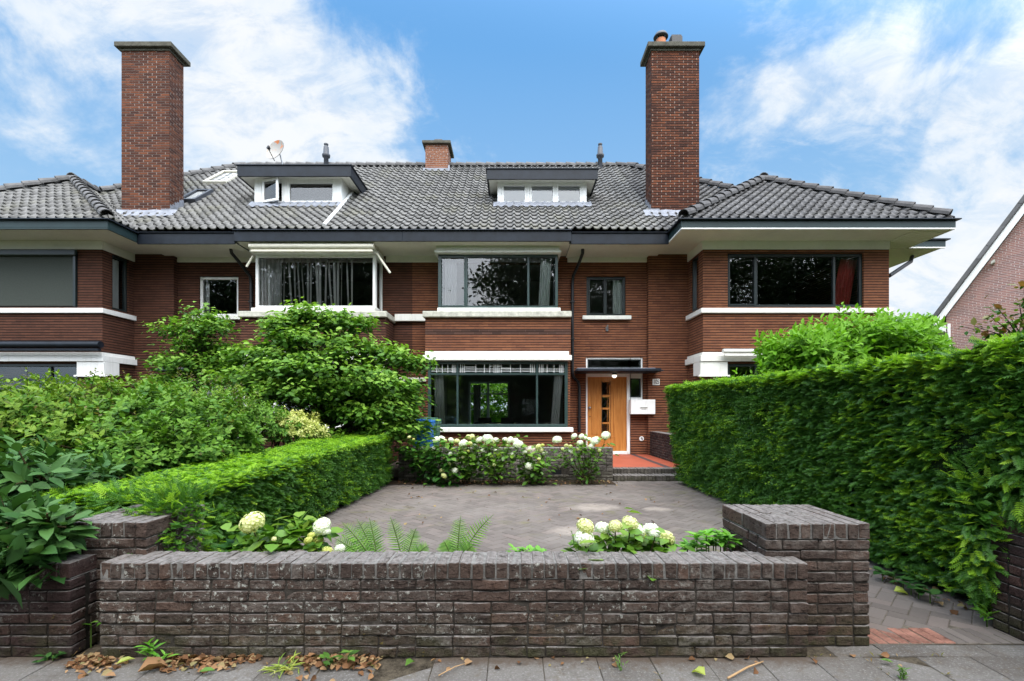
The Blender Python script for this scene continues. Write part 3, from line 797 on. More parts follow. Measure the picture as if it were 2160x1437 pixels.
        k = MB(); cxm = (cx0+cx1)/2
        for a, c in zg:
            for s0 in (0, 1):
                xa, xb = (cx0, cx1) if s0 else (cx1, cx0)
                if s0 or True:
                    k.tube([(xa+(.02 if xa < xb else -.02), y+.005, a+.01), ((cxm), y+.002, (a+c)/2), (xb-(.02 if xa < xb else -.02), y+.005, c-.01)], .006, 6)
        for xx in (cx0+.012, cx1-.012): k.box(xx-.006, xx+.006, y-.008, y+.004, .60, 2.19)
        k.build('iron_grille', M_BLACK, D)
        k = MB(); k.lathe((0,0,0), [(.0,.0), (.034,.0), (.036,.012), (.018,.022), (.018,.04), (.034,.055), (.03,.075), (0,.08)], 14)
        k.v = [(2.11+a, y-c, 1.46+b_) for a, b_, c in k.v]
        k.build('door_knob', M_STEEL, D)
        k = MB(); k.lathe((0,0,0), [(0,0), (.016,0), (.014,.012), (0,.013)], 10); k.v = [(2.125+a, y-c, 1.22+b_) for a, b_, c in k.v]
        k.build('keyhole', M_BLACK, D)
    else:
        dd = MB(); bx(dd, dx0, dx1, y, y+.045, dz0, dz1); bx(dd, 2.3, 2.9, y-.012, y-.001, .5, 1.2, bev=.005); bx(dd, 2.3, 2.9, y-.012, y-.001, 1.35, 2.1, bev=.005)
        dd.build('door', M_DOORW, H)
    cp = MB()
    bx(cp, 1.66, 3.86, 12.44, DBR-.004, 2.385, 2.475, bev=.03); bx(cp, 1.70, 3.64, DBR-.003, DW-.002, 2.385, 2.47)
    bx(cp, 1.62, 3.90, 12.40, 12.60, 2.40, 2.43, bev=.012)
    bx(cp, 1.70, 3.75, 12.62, DBR-.01, 2.476, 2.50, mat=1, bev=.008)
    cp.build('canopy', [M_NAVY, M_LEAD], H)
    # downpipe with its offsets
    t = MB()
    pts = [P(1229, 517, 12.36), P(1229, 534, 12.45), P(1221, 556, 12.75), P(1209, 583, 13.02), P(1207.5, 600, 13.03), P(1207.5, 690, 13.03), P(1207.5, 786, 13.03), P(1210, 797, 13.03), P(1220, 806, 13.03), P(1222, 818, 13.03), P(1222, 912, 13.03)]
    pts = [Vector((f(p.x), p.y, p.z)) for p in pts]
    t.tube(pts, .042, 10)
    for zz in (1.2, 3.3, 4.3): bx(t, PX(1207.5, 13.03)-.055 if zz > 2.3 else PX(1222, 13.03)-.055, PX(1207.5, 13.03)+.055 if zz > 2.3 else PX(1222, 13.03)+.055, 12.97, 13.09, zz, zz+.03)
    t.build('downpipe', M_BLACK, H)
    return RF

# ---------------------------------------------------------------- dormers
def dormer(H, x0, x1, z0, z1, rx0, rx1, rz0, rz1, holes, yf=13.56, yr=13.26, fcol=M_NAVY):
    b = MB()
    b.wall(x0, x1, z0, z1, yf, .08, holes)
    for xa, s in ((x0, 1), (x1, -1)):
        b.box(xa, xa+.06*s, yf+.081, 15.2, z0-.05, z1)
        for k in range(12):           # boarded cheeks
            b.box(xa-.008*s, xa-.001*s, yf+.02+k*.12, yf+.125+k*.12, z0-.3, z1-.002)
    b.box(x0-.02, x1+.02, yf-.05, yf-.002, z0-.03, z0+.02, bev=.006)
    D = b.build('dormer', M_WHITE, H)
    r = MB()
    r.box(rx0, rx1, yr, yr+.05, rz0, rz1, bev=.004); r.box(rx0, rx0+.05, yr+.051, 15.1, rz0, rz1); r.box(rx1-.05, rx1, yr+.051, 15.1, rz0, rz1)
    r.box(rx0+.051, rx1-.051, yr+.051, 15.1, rz1-.04, rz1-.002)
    r.box(rx0-.03, rx1+.03, yr-.03, 15.12, rz1+.001, rz1+.03, bev=.006)
    r.build('dormer_roof', fcol, D)
    s = MB(); o_ = [(rx0+.05, yr+.05, rz0+.012), (rx1-.05, yr+.05, rz0+.012), (rx1-.05, 15.0, rz0+.012), (rx0+.05, 15.0, rz0+.012)]
    i_ = [(x0-.002, yf-.002, z1-.004), (x1+.002, yf-.002, z1-.004), (x1+.002, 15.0, z1-.004), (x0-.002, 15.0, z1-.004)]
    s.quad(o_[0], o_[1], i_[1], i_[0]); s.quad(o_[1], o_[2], i_[2], i_[1]); s.quad(o_[3], o_[0], i_[0], i_[3])
    s.build('dormer_soffit', M_SOFF, D)
    l = MB()      # lead apron dressed over the tiles
    n = 40; vs = []; fs = []
    for i in range(n+1):
        x = x0-.12 + (x1-x0+.24)*i/n
        q = (x/TW) % 1
        up = .055*math.sin(min(q/.47, 1)*math.pi)
        for dd, e in ((0, .11), (-.10, .075), (-.20+.03*math.sin(i*1.7), .066)):
            d = yf+dd; vs.append((x, d-.01, ZE+.03+.8*(d-11.98)+e+up*(.8 if dd else .6)))
    for i in range(n):
        for j in range(2): fs.append((i*3+j, i*3+j+1, (i+1)*3+j+1, (i+1)*3+j))
    l.add(vs, fs, 0, True); l.build('lead_apron', M_LEAD, D)
    return D

# ---------------------------------------------------------------- an end house with its projecting wing and tall chimney
def end_house(H, f, brick, frame, right):
    def bx(b, x0, x1, *a, **k): b.box(f(x0), f(x1), *a, **k)
    def srt(a, c): return tuple(sorted((f(a), f(c))))
    sg = 1 if right else -1
    w = MB()
    bx(w, 3.651, 4.76, DBR, DBR+.42, 0, 5.60)
    hs = [(12.24, 12.76, 3.95, 5.36)]
    bx(w, 4.7175, 4.93, DWG+.002, DWG+.2205, 0, ZS+.02)
    w.wall(DWG+.221, DBR-.002, 0, ZS+.02, f(4.717), .22*sg, hs, axis='x')
    w.wall(*srt(4.717+.0, 9.31), 0, ZS+.02, DWG, .22, [(*srt(5.326, 8.685), 3.94, 5.275), (*srt(5.326, 8.685), .95, 2.55)])
    bx(w, 9.09, 9.31, DWG+.221, 20, 0, ZS+.02)
    bx(w, 3.66, 9.08, 19.8, 20, 0, ZS+.02)
    w.build('wall', brick, H)
    r = MB()
    bx(r, 4.76, 9.08, DWG+.23, 19.79, 2.95, 3.2); bx(r, 4.76, 9.08, DWG+.23, 19.79, .05, .2)
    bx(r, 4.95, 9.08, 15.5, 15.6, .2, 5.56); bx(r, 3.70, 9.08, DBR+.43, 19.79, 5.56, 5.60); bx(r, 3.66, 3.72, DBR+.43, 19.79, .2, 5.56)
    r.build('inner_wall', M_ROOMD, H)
    l = MB()
    for z0, z1, o in ((3.785, 3.905, .07), (2.742, 2.822, .03), (2.592, 2.741, .09)):
        bx(l, 4.717-o, 9.31+o, DWG-o, DWG-.002, z0, z1, bev=.008)
        bx(l, 4.717-o, 4.715, DWG-.001, DBR+.0, z0, z1, bev=.004)
    l.build('ledge', M_STONE if right else M_WHITE, H)
    s = MB()
    bx(s, 3.93, 10.15, 11.15, DWG-.002, ZS, ZS+.02); bx(s, 3.93, 4.715, DWG-.001, DBR-.001, ZS, ZS+.02)
    bx(s, 3.885, 3.929, 12.201, DBR-.001, ZS, ZS+.02)
    bx(s, 9.312, 10.15, DWG-.001, 12.46, ZS, ZS+.02); bx(s, 9.312, 11.08, 12.461, 18, ZS, ZS+.02)
    for k in range(8):          # boards under the side eaves
        bx(s, 9.33+k*.1, 9.42+k*.1, 11.2+.02*k, 12.45, ZS-.012, ZS-.001)
    for k in range(17): bx(s, 9.33+k*.1, 9.42+k*.1, 12.48, 17.9, ZS-.012, ZS-.001)
    bx(s, 4.697, 9.31, DWG-.03, DWG-.003, 5.36, ZS-.001); bx(s, 4.687, 4.7165, DWG-.002, DBR-.002, 5.36, ZS-.001)
    s.build('soffit', M_SOFF, H)
    fa = MB()
    bx(fa, 3.885, 10.19, 11.10, 11.15, ZS+.02, 5.755, bev=.004); bx(fa, 3.82, 10.27, 11.03, 11.22, 5.756, 5.785, bev=.006, mat=1)
    bx(fa, 3.885, 3.93, 11.151, 12.20, ZS+.02, 5.755); bx(fa, 3.82, 3.99, 11.221, 12.30, 5.756, 5.785, mat=1)
    bx(fa, 10.145, 10.19, 11.151, 12.45, ZS+.02, 5.755); bx(fa, 10.10, 10.27, 11.221, 12.45, 5.756, 5.785, mat=1)
    bx(fa, 10.10, 11.12, 12.40, 12.45, ZS+.02, 5.755); bx(fa, 10.05, 11.20, 12.34, 12.46, 5.756, 5.785, mat=1)
    bx(fa, 11.08, 11.12, 12.451, 18, ZS+.02, 5.755); bx(fa, 11.04, 11.20, 12.461, 18, 5.756, 5.785, mat=1)
    # pale drip strip along the foot of the fascia
    if right:
        bx(fa, 3.888, 10.188, 11.103, 11.148, ZS-.012, ZS+.019, mat=2); bx(fa, 3.888, 3.928, 11.149, 12.30, ZS-.012, ZS+.019, mat=2)
        bx(fa, 10.148, 10.188, 11.149, 12.40, ZS-.012, ZS+.019, mat=2); bx(fa, 10.19, 11.118, 12.403, 12.448, ZS-.012, ZS+.019, mat=2)
    else:
        bx(fa, 3.888, 10.188, 11.103, 11.148, ZS-.012, ZS+.019); bx(fa, 3.888, 3.928, 11.149, 12.30, ZS-.012, ZS+.019)
    fa.build('fascia', [M_TEAL, M_NAVY, M_WHITE], H)
    # roofs
    bms = []
    AX, AD, AZ = 7.2, 13.9, 7.97
    e0 = 5.80
    # main slope behind the chimney, up to the hip and down to the valley
    X0, X1 = srt(3.70, 7.3)
    # hip: x + d <= 21.42, valley: .658 (x-3.885) <= .03 + .8 (d-11.94); both mirrored for the left house
    hip = (1, 1, 21.42) if right else (-1, 1, 21.42 + 5.4)
    val = (.658, -.8, .658*3.885 + .03 - .8*11.94)
    if not right: val = (-.658, -.8, .658*3.885 + .03 - .8*11.94 + .658*5.4)
    bms.append(tile_plane(ROOF_O, (1,0,0), ROOF_S, X0-.2, X1+.2, 0, s_of(17.27), [(-1,0,-X0), (1,0,X1), hip, val]))
    # wing: front hip slope
    fs = (AZ-e0)/(AD-11.16)
    ex0, ex1 = 3.90, 10.2
    S = Vector((0, 1, fs)).normalized()
    c1 = (-(AD-11.16), (AX-ex0), -(AD-11.16)*ex0 + (AX-ex0)*11.16)
    c2 = ((AD-11.16), (ex1-AX), (AD-11.16)*ex1 + (ex1-AX)*11.16)
    def mir(c): return c if right else (-c[0], c[1], c[2] - c[0]*2*XM)
    X0, X1 = srt(ex0, ex1)
    bms.append(tile_plane((0, 11.18, e0), (1,0,0), S, X0-.2, X1+.2, 0, (AD-11.16)*math.sqrt(1+fs*fs)+.1, [mir(c1), mir(c2)]))
    # wing: inner slope (towards the middle of the row)
    ls = (AZ-e0)/(AX-ex0)
    S = Vector((sg*1, 0, ls)).normalized()
    ci = tuple(-k for k in c1)
    vi = tuple(-k for k in (.658, -.8, .658*3.885 + .03 - .8*11.94))
    bms.append(tile_plane((f(ex0+.02), 0, e0), (0,1,0), S, 11.0, 20, 0, (AX-ex0)*math.sqrt(1+ls*ls), [mir(ci), mir(vi), (0,1,20)]))
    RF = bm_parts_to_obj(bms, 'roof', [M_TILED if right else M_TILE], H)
    rr = MB()
    q = lambda *p: rr.quad(*[(f(a), b_, c) for a, b_, c in p])
    q((3.70, 17.25, 10.06), (4.15, 17.25, 10.06), (9.4, 22.6, 5.78), (3.70, 22.6, 5.78))
    q((4.15, 17.27, 10.07), (6.98, 14.44, 7.80), (9.5, 14.44, 5.7), (9.4, 22.6, 5.78))
    q((AX, AD, AZ), (AX, 20, AZ), (10.2, 20, e0), (10.2, 11.16, e0))
    q((3.70, 12.25, 5.85), (7.0, 12.25, 5.85), (7.0, 14.4, 7.60), (3.70, 17.2, 9.9))
    q((10.0, 12.46, 5.79), (11.15, 12.46, 5.79), (11.15, 20, 5.79), (10.0, 20, 5.79))
    rr.build('roof_slope', M_TILED, RF)
    rg = MB()
    R3 = lambda a, b_, c: (f(a), b_, c)
    ridge_line(rg, R3(6.9, 14.52, 7.95), R3(4.15, 17.27, 10.13), .13, .36)
    ridge_line(rg, R3(3.70, 17.27, 10.10), R3(4.15, 17.27, 10.10), .13, .34)
    ridge_line(rg, R3(ex0+.08, 11.20, e0+.09), R3(AX, AD, AZ+.06), .13, .37)
    ridge_line(rg, R3(ex1-.08, 11.20, e0+.09), R3(AX, AD, AZ+.06), .13, .37)
    ridge_line(rg, R3(AX, AD-.1, AZ+.06), R3(AX, 18, AZ+.06), .13, .37)
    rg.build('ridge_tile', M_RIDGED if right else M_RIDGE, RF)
    # chimney
    c = MB()
    x0, x1 = (3.73, 5.01) if right else (3.77, 5.05)
    bx(c, x0, x1, DBR, DBR+.56, 5.7, 11.06)
    C = c.build('chimney', M_CHM if right else M_CHL, RF)
    k = MB(); bx(k, x0-.12, x1+.12, DBR-.11, DBR+.69, 11.06, 11.19, bev=.012)
    bx(k, x0-.03, x1+.03, DBR-.03, DBR+.59, 11.0, 11.059, bev=.006)
    C2 = k.build('chimney_cap', M_CONC, C)
    fl = MB()
    for kx in (range(6)):      # stepped lead flashing up the sides, apron along the foot
        y = DBR+.02+kx*.09; z = ZE+.8*(y-11.98)
        for xa, d in ((x0, -1), (x1, 1)):
            bx(fl, xa+.004*d, xa+.012*d, y, y+.088, z-.1, z+.30-.02*(kx % 2))
    bx(fl, x0-.06, x0+.22, DBR-.012, DBR-.003, 6.5, 6.78); bx(fl, x1-.2, x1+.02, DBR-.012, DBR-.003, 6.5, 6.76)
    n = 16; vs = []; fcs = []
    for i in range(n+1):
        x = x0-.22 + (x1-x0+.36)*i/n
        for dd, e in ((-.004, .14), (-.12, .085), (-.24+.03*math.sin(i*2.1), .07)):
            d = DBR+dd; vs.append((f(x), d, ZE+.03+.8*(d-11.98)+e+.01*math.sin(i*1.3)))
    for i in range(n):
        for j in range(2): fcs.append((i*3+j, i*3+j+1, (i+1)*3+j+1, (i+1)*3+j))
    fl.add(vs, fcs, 0, True)
    fl.build('lead_flashing', M_LEAD, C)
    # windows
    y = DWG+.05
    window(H, 5.326, 8.685, 3.945, 5.27, y, M_DGRN, .07, .08, [PX(1595.5, 11.99), PX(1760, 11.99)], None, .055, mirror=f, sash=[(5.36, PX(1594, 11.99))])
    window(H, 5.326, 8.685, .955, 2.545, y, M_DGRN, .07, .08, [PX(1595.5, 11.99), PX(1760, 11.99)], 2.15, .055, mirror=f)
    side_window(H, f(4.717+.04), 12.245, 12.755, 3.955, 5.355, M_DGRN, .06, .08, sg)
    p = MB()
    bx(p, 4.63, 5.30, DWG-.06, DWG-.003, 2.26, 2.59, bev=.006); bx(p, 4.63, 4.714, DWG-.002, 12.35, 2.26, 2.59)
    for xx in (4.78, 4.95, 5.12): bx(p, xx, xx+.012, DWG-.066, DWG-.061, 2.27, 2.585)
    bx(p, 4.58, 5.35, DWG-.09, DWG-.003, 2.215, 2.258, bev=.006)
    p.build('corner_panel', M_STONE if right else M_WHITE, H)
    return RF

HC = house_root(-.5, 'red brick house with the wooden front door and hydrangeas before its bay window')
HB = house_root(-5.0, 'brown brick house with white window frames and an open dormer casement, behind the round tree')
HD = house_root(7.0, 'brick end house with a red curtain upstairs and a cowl on its tall chimney')
HA = house_root(-12.4, 'dark brown end house with a grey roller screen pulled over its upper window')
ident = lambda x: x
RC = mid_house(HC, ident, M_RED, M_GRN, True)
RB = mid_house(HB, mx, M_BRN, M_WHITE, False)
RD = end_house(HD, ident, M_RED, M_DGRN, True)
RA = end_house(HA, mx, M_BRN, M_DGRN, False)

# dormer of number 105: three cream casements
zc0, zc1 = 7.12, 7.80
hx = [(PX(a, 13.56), PX(b, 13.56)) for a, b in ((1058, 1112), (1117, 1171), (1173, 1228))]
DC = dormer(HC, -.40, 2.087, zc0, zc1, -.69, 2.352, 7.73, 8.0, [(a, b, 7.18, 7.755) for a, b in hx], fcol=M_NAVY)
for a, b in hx:
    window(DC, a+.002, b-.002, 7.182, 7.753, 13.565, M_WHITE, .065, .06, name='window_frame', glass=False)
g = MB(); g.quad((hx[0][0], 13.61, 7.19), (hx[2][1], 13.61, 7.19), (hx[2][1], 13.61, 7.75), (hx[0][0], 13.61, 7.75)); g.build('pane', M_GLASS, DC)
g = MB(); g.quad((hx[0][0]-.05, 13.635, 7.15), (hx[2][1]+.05, 13.635, 7.15), (hx[2][1]+.05, 13.635, 7.78), (hx[0][0]-.05, 13.635, 7.78)); g.build('blind', M_PALE, DC)  # added pale sheet behind the panes, stands in for reflected sky
# dormer next door: one fixed light, one casement swung open
DBm = dormer(HB, -7.22, -4.786, 7.14, 7.90, -7.54, -4.42, 7.81, 8.10, [(-7.02, -6.42, 7.21, 7.82), (-6.30, -4.98, 7.21, 7.82)])
window(DBm, -6.298, -4.982, 7.212, 7.818, 13.565, M_WHITE, .06, .06, name='window_frame', glass=False)
window(DBm, -7.018, -6.422, 7.212, 7.818, 13.565, M_WHITE, .04, .06, name='window_frame', glass=False)
g = MB(); g.quad((-6.28, 13.61, 7.23), (-5.0, 13.61, 7.23), (-5.0, 13.61, 7.80), (-6.28, 13.61, 7.80)); g.build('pane', M_GLASS, DBm)
b = MB()      # the open casement, hinged on its left edge
hl, ww, ang = Vector((-6.98, 13.54, 0)), .54, math.radians(-18)
ca, sa = math.cos(ang), math.sin(ang)
def swing(p): return (hl.x + p[0]*ca - p[1]*sa, hl.y + p[0]*sa + p[1]*ca, p[2])
bb = MB()
for a, c, z0, z1 in ((0, .06, 7.20, 7.83), (ww-.06, ww, 7.20, 7.83), (.06, ww-.06, 7.20, 7.26), (.06, ww-.06, 7.77, 7.83)): bb.box(a, c, -.025, .025, z0, z1, bev=.004)
b.v = [swing(p) for p in bb.v]; b.f = bb.f; b.m = bb.m; b.sm = bb.sm
b.build('open_casement', M_WHITE, DBm)
g = MB(); g.quad(swing((.05,0,7.25)), swing((ww-.05,0,7.25)), swing((ww-.05,0,7.78)), swing((.05,0,7.78))); g.build('casement_pane', M_GLASS, DBm)
t = MB()
def on_roof(x, d, e=.10): return Vector((x, d, ZE+.03+.8*(d-11.98)+e))
t.tube([on_roof(-4.73, 14.45, .12), on_roof(-4.70, 13.2, .11), on_roof(-4.68, 12.04, .11)], .045, 8)
t.build('dormer_downpipe', M_WHITE, DBm)

# skylights in the roof next door
def skylight(H, x0, x1, d0, d1, mat, label):
    b = MB()
    def pt(x, d, e): return Vector((x, d, ZE+.03+.8*(d-11.98))) + Vector((0, -.62, .78))*e
    def bar(xa, xb, da, db, e=.14):
        vs = [pt(xa,da,0), pt(xb,da,0), pt(xb,db,0), pt(xa,db,0), pt(xa,da,e), pt(xb,da,e), pt(xb,db,e), pt(xa,db,e)]
        b.add(vs, [(0,3,2,1),(4,5,6,7),(0,1,5,4),(1,2,6,5),(2,3,7,6),(3,0,4,7)])
    q = .07
    bar(x0, x0+q, d0, d1); bar(x1-q, x1, d0, d1); bar(x0+q, x1-q, d0, d0+.06, .138); bar(x0+q, x1-q, d1-.06, d1, .138)
    o = b.build('skylight', mat, H)
    g = MB(); g.quad(pt(x0+.02, d0+.02, .11), pt(x1-.02, d0+.02, .11), pt(x1-.02, d1-.02, .11), pt(x0+.02, d1-.02, .11)); g.build('pane', M_GLASS, o)
    g = MB(); g.quad(pt(x0+.02, d0+.02, .075), pt(x1-.02, d0+.02, .075), pt(x1-.02, d1-.02, .075), pt(x0+.02, d1-.02, .075)); g.build('blind', M_CURT, o)
    return o
skylight(RB, -9.72, -8.98, 15.25, 16.35, M_CREAM, '')
skylight(RB, -9.45, -8.95, 13.72, 14.55, M_DGREY, '')
# small chimney on the ridge, vent pipes
c = MB(); c.box(-3.0, -2.22, 16.75, 17.6, 9.3, 10.60); C = c.build('chimney', M_CHR, RC)
c = MB(); c.box(-3.10, -2.12, 16.65, 17.7, 10.601, 10.70, bev=.01); c.build('chimney_cap', M_CONC, C)
c = MB(); c.box(-2.72, -2.42, 16.85, 17.2, 10.701, 10.86, bev=.03); c.build('flue_cap', M_DGREY, C)
c = MB(); c.box(-3.08, -2.14, 16.735, 16.748, 9.55, 9.78); c.box(-2.21, -2.15, 16.7, 17.3, 9.6, 9.86); c.build('lead_flashing', M_LEAD, C)
for R_, px in ((RB, 688), (RC, 1266)):
    v = MB(); v.lathe((PX(px, 17.1), 17.1, 9.7), [(.08,0), (.08,.62), (.13,.64), (.14,.72), (.10,.76), (.085,1.0), (.06,1.02), (.06,1.06), (.075,1.07), (.075,1.11), (.0,1.12)], 14)
    v.build('vent_pipe', M_DGREY, R_)
# cowl and flues on the right chimney
CH = [o for o in RD.children if o.name.startswith('chimney')][0]
v = MB(); v.lathe((4.0, 13.0, 11.19), [(.13,0), (.13,.15), (.12,.16)], 16); v.build('flue', M_TERRA, CH)
v = MB(); v.lathe((4.0, 13.0, 11.40), [(.03,0), (.19,.0), (.195,.02), (.15,.10), (.08,.145), (.0,.16)], 20)
for k in range(4): v.tube([(4.0+.12*math.cos(k*1.57+.6), 13.0+.12*math.sin(k*1.57+.6), 11.34), (4.0+.15*math.cos(k*1.57+.6), 13.0+.15*math.sin(k*1.57+.6), 11.41)], .010, 6)
v.build('cowl', M_DGREY, CH)
v = MB(); v.box(4.24, 4.56, 12.9, 13.2, 11.191, 11.42, bev=.03); v.box(4.27, 4.53, 12.93, 13.17, 11.421, 11.44); v.build('flue_cap', M_BLACK, CH)
v = MB(); v.tube([P(1924, 541, 12.9), P(1921, 552, 12.8), P(1876, 582, 12.1)], .05, 8); v.build('downpipe', M_DGREY, HD)
v = MB(); v.box(6.95, 7.12, 14.6, 14.75, 7.97, 8.28); v.build('roof_vent', M_LEAD, RD)

# awnings
def awning(H, x0, x1, y, zc, r, mat, arms=()):
    b = MB(); n = 12
    prof = [(math.cos(w)*r*1.15, math.sin(w)*r) for w in [2*math.pi*k/n for k in range(n)]]
    vs = [(x, y+a, zc+c) for x in (x0, x1) for a, c in prof]
    b.add(vs, [(k, (k+1) % n, n+(k+1) % n, n+k) for k in range(n)], 0, True)
    b.add(vs[:n], [tuple(range(n))[::-1]]); b.add(vs[n:], [tuple(range(n))])
    o = b.build('awning', mat, H)
    k = MB(); k.box(x0+.03, x1-.03, y-.6*r, y+.6*r, zc-r-.07, zc-r-.012, bev=.01)
    k.build('front_bar', mat, o)
    for a in arms:
        k = MB(); k.tube(a, .03, 6); k.build('arm', mat, o)
    return o
awning(HB, PX(525, 12.0), PX(788, 12.0), 12.05, PZ(520, 12.05), .075, M_CREAM,
       [[P(520, 563, 12.2), P(534, 540, 12.2)], [P(795, 535, 12.2), P(823, 576, 12.2)]])
awning(HA, -14.3, PX(213, 11.7), 11.7, PZ(727, 11.7), .085, M_NAVY)
awning(HD, PX(1524, 11.75), 8.8, 11.72, PZ(741, 11.72), .055, M_STONE)
# roller screen over the upper window of the left end house
b = MB(); b.box(mx(5.40), mx(8.62), DWG-.012, DWG+.008, 3.97, 5.25); o = b.build('roller_screen', M_BLIND, HA)
b = MB(); b.box(mx(5.30), mx(8.72), DWG-.10, DWG-.02, 5.19, 5.34, bev=.02); b.box(mx(5.34), mx(5.40), DWG-.05, DWG-.002, 3.95, 5.19); b.box(mx(8.62), mx(8.68), DWG-.05, DWG-.002, 3.95, 5.19); b.build('screen_case', M_DGRN, o)
# ================================================================ things on and beside the houses
CS = MB()
def vblind():
    b = MB(); xs = [776, 784, 792, 803, 813, 822, 833, 846, 858, 866, 875, 884, 892, 900, 908, 918, 928, 935]
    rr = random.Random(4)
    pxs = [590+i*9.4 for i in range(17)]
    for p in pxs:
        x = PX(p + rr.uniform(-3, 3), 12.62); w = rr.choice([.012, .02, .03, .045]); lean = rr.uniform(-.02, .10)
        z0, z1 = 4.06, 5.36; vs = []
        for k in range(5):
            v = k/4; o = lean*(1-v)**1.4
            vs += [(x+o, 12.60, z1-(z1-z0)*(1-v)), (x+o+w, 12.64, z1-(z1-z0)*(1-v))]
        b.add(vs, [(2*k, 2*k+1, 2*k+3, 2*k+2) for k in range(4)], 0, True)
    o = b.build('vertical_blind', M_CURT, None, (PX(660, 12.62), 12.62, 4.06))
    tag(o, 'white vertical blind with crooked slats behind the white framed bay window', 'blind')
vblind()
curtain(PX(548, 12.62), PX(592, 12.62), 4.05, 5.35, 12.66, M_SHEER, 'translucent white curtain gathered at the end of the vertical blind', waves=6)
curtain(PX(426, 13.4), PX(445, 13.4), 3.96, 5.0, 13.34, M_CURT, 'narrow white curtain in the small white framed window', waves=3)
curtain(PX(937, 12.6), PX(963, 12.6), 4.05, 5.34, 12.62, M_SHEER, 'sheer white curtain at the casement end of the upper green bay window', waves=4)
curtain(PX(1140, 12.6), PX(1163, 12.6), 4.05, 5.34, 12.62, M_CURTG, 'pale curtain at the drainpipe end of the upper green bay window', waves=4, lean=-.06)
curtain(PX(1291, 13.4), PX(1316, 13.4), 3.98, 4.98, 13.33, M_CURTG, 'pale curtain in the small window over the front door', waves=4)
curtain(PX(916, 12.5), PX(935, 12.5), 1.0, 2.30, 12.50, M_CURT, 'long white curtain in the living room window, beside the bins', waves=4, lean1=.05)
curtain(PX(1169, 12.5), PX(1187, 12.5), 1.0, 2.30, 12.50, M_CURT, 'long white curtain in the living room window, nearest the front door', waves=4, lean=-.10)
curtain(PX(1770, 12.3), PX(1806, 12.3), 3.98, 5.22, 12.26, M_CURTR, 'red curtain drawn aside in the wide upper window', waves=5, lean=-.22)
c = curtain(12.34, 12.70, 3.98, 5.3, 0, M_CURT, 'off white curtain in the narrow side window of the dark brown end house', waves=4)
c.rotation_euler = (0, 0, 0)
for v in c.data.vertices: v.co.x, v.co.y = v.co.y, v.co.x
c.location = (mx(4.717)-.20, 12.5, 3.98)
curtain(-1.55, -1.25, .3, 2.4, 19.3, M_CURT, 'white curtain beside the garden doors seen through the house', waves=4)
# garden doors at the back of the living room
GD = MB()
for a, b_ in ((-1.75, -1.68), (-1.02, -.92), (-.18, -.1)): GD.box(a, b_, 19.6, 19.7, .2, 2.55)
for a, b_ in ((-1.68, -1.02), (-.92, -.18)):
    GD.box(a, b_, 19.602, 19.7, 2.48, 2.55); GD.box(a, b_, 19.602, 19.7, 2.02, 2.08); GD.box(a, b_, 19.602, 19.7, .2, .32)
GD.build('garden_door', M_WHITE, HC)
# dining table and chairs silhouetted in the living room
t = MB(); t.box(-1.3, .3, 16.6, 17.4, .92, .96, bev=.01)
T_ = t.build('dining_table', M_ROOMD, None, (-.5, 17, .2)); tag(T_, 'dark dining table inside the living room', 'table')
for x, y in ((-1.2, 16.65), (.2, 16.65), (-1.2, 17.33), (.2, 17.33)):
    k = MB(); k.box(x-.03, x+.03, y-.03, y+.03, .2, .919); k.build('leg', M_ROOMD, T_)
def chair(x, y):
    r = empty('dining_chair', (x, y, .2), 'dark dining chair with its back to the living room window', 'chair', 'dining chairs in the living room')
    k = MB(); k.box(x-.22, x+.22, y-.2, y+.22, .62, .66, bev=.01); k.build('seat', M_ROOMD, r)
    k = MB(); k.box(x-.22, x+.22, y-.24, y-.205, .72, 1.15, bev=.02); k.box(x-.2, x-.16, y-.235, y-.21, .661, .72); k.box(x+.16, x+.2, y-.235, y-.21, .661, .72); k.build('backrest', M_ROOMD, r)
    for a, c in ((-.19,-.17),(.19,-.17),(-.19,.19),(.19,.19)):
        k = MB(); k.box(x+a-.02, x+a+.02, y+c-.02, y+c+.02, .2, .619); k.build('leg', M_ROOMD, r)
    return r
def dup(root, loc):
    r = root.copy(); COL.objects.link(r); r.location = loc
    for ch in list(root.children):
        c = ch.copy(); COL.objects.link(c); c.parent = r
    return r
c0 = chair(-.9, 16.3); dup(c0, (-.15, 16.25, .2))

# mailbox, number, lamp, fittings by the door
b = MB(); x0, x1, z0, z1, y = PX(1329, 12.93), PX(1382, 12.85), PZ(874, 12.85), PZ(843, 12.85), 12.83
b.box(x0, x1, y, 13.09, z0, z1, bev=.008); o = b.build('mailbox', M_WHITE, None, ((x0+x1)/2, 13.0, z0)); tag(o, 'white wall mailbox with a flap, beside the wooden front door', 'mailbox')
b = MB(); xc = PX(1358, y); zc = PZ(861, y)
b.prism_xz([(xc-.07, zc-.015), (xc+.07, zc-.015), (xc+.11, zc+.03), (xc-.11, zc+.03)], y-.012, y-.001); b.build('flap', M_STONE, o)
b = MB(); b.prism_xz([(xc-.085, zc+.008), (xc+.085, zc+.008), (xc+.095, zc+.020), (xc-.095, zc+.020)], y-.016, y-.0125); b.prism_xz([(xc-.06, zc-.03), (xc+.06, zc-.03), (xc+.06, zc-.024), (xc-.06, zc-.024)], y-.006, y-.001); b.build('slot', M_BLACK, o)
xn0, xn1, zn0, zn1 = PX(1376.5, 12.92), PX(1391.5, 12.92), PZ(812.5, 12.92), PZ(799.5, 12.92)
b = MB(); b.box(xn0, xn1, 12.915, 12.937, zn0, zn1, bev=.003); NS = b.build('number_sign', M_WHITE, None, ((xn0+xn1)/2, 12.93, zn0)); tag(NS, 'white house number sign reading 105, on the brick pier', 'sign')
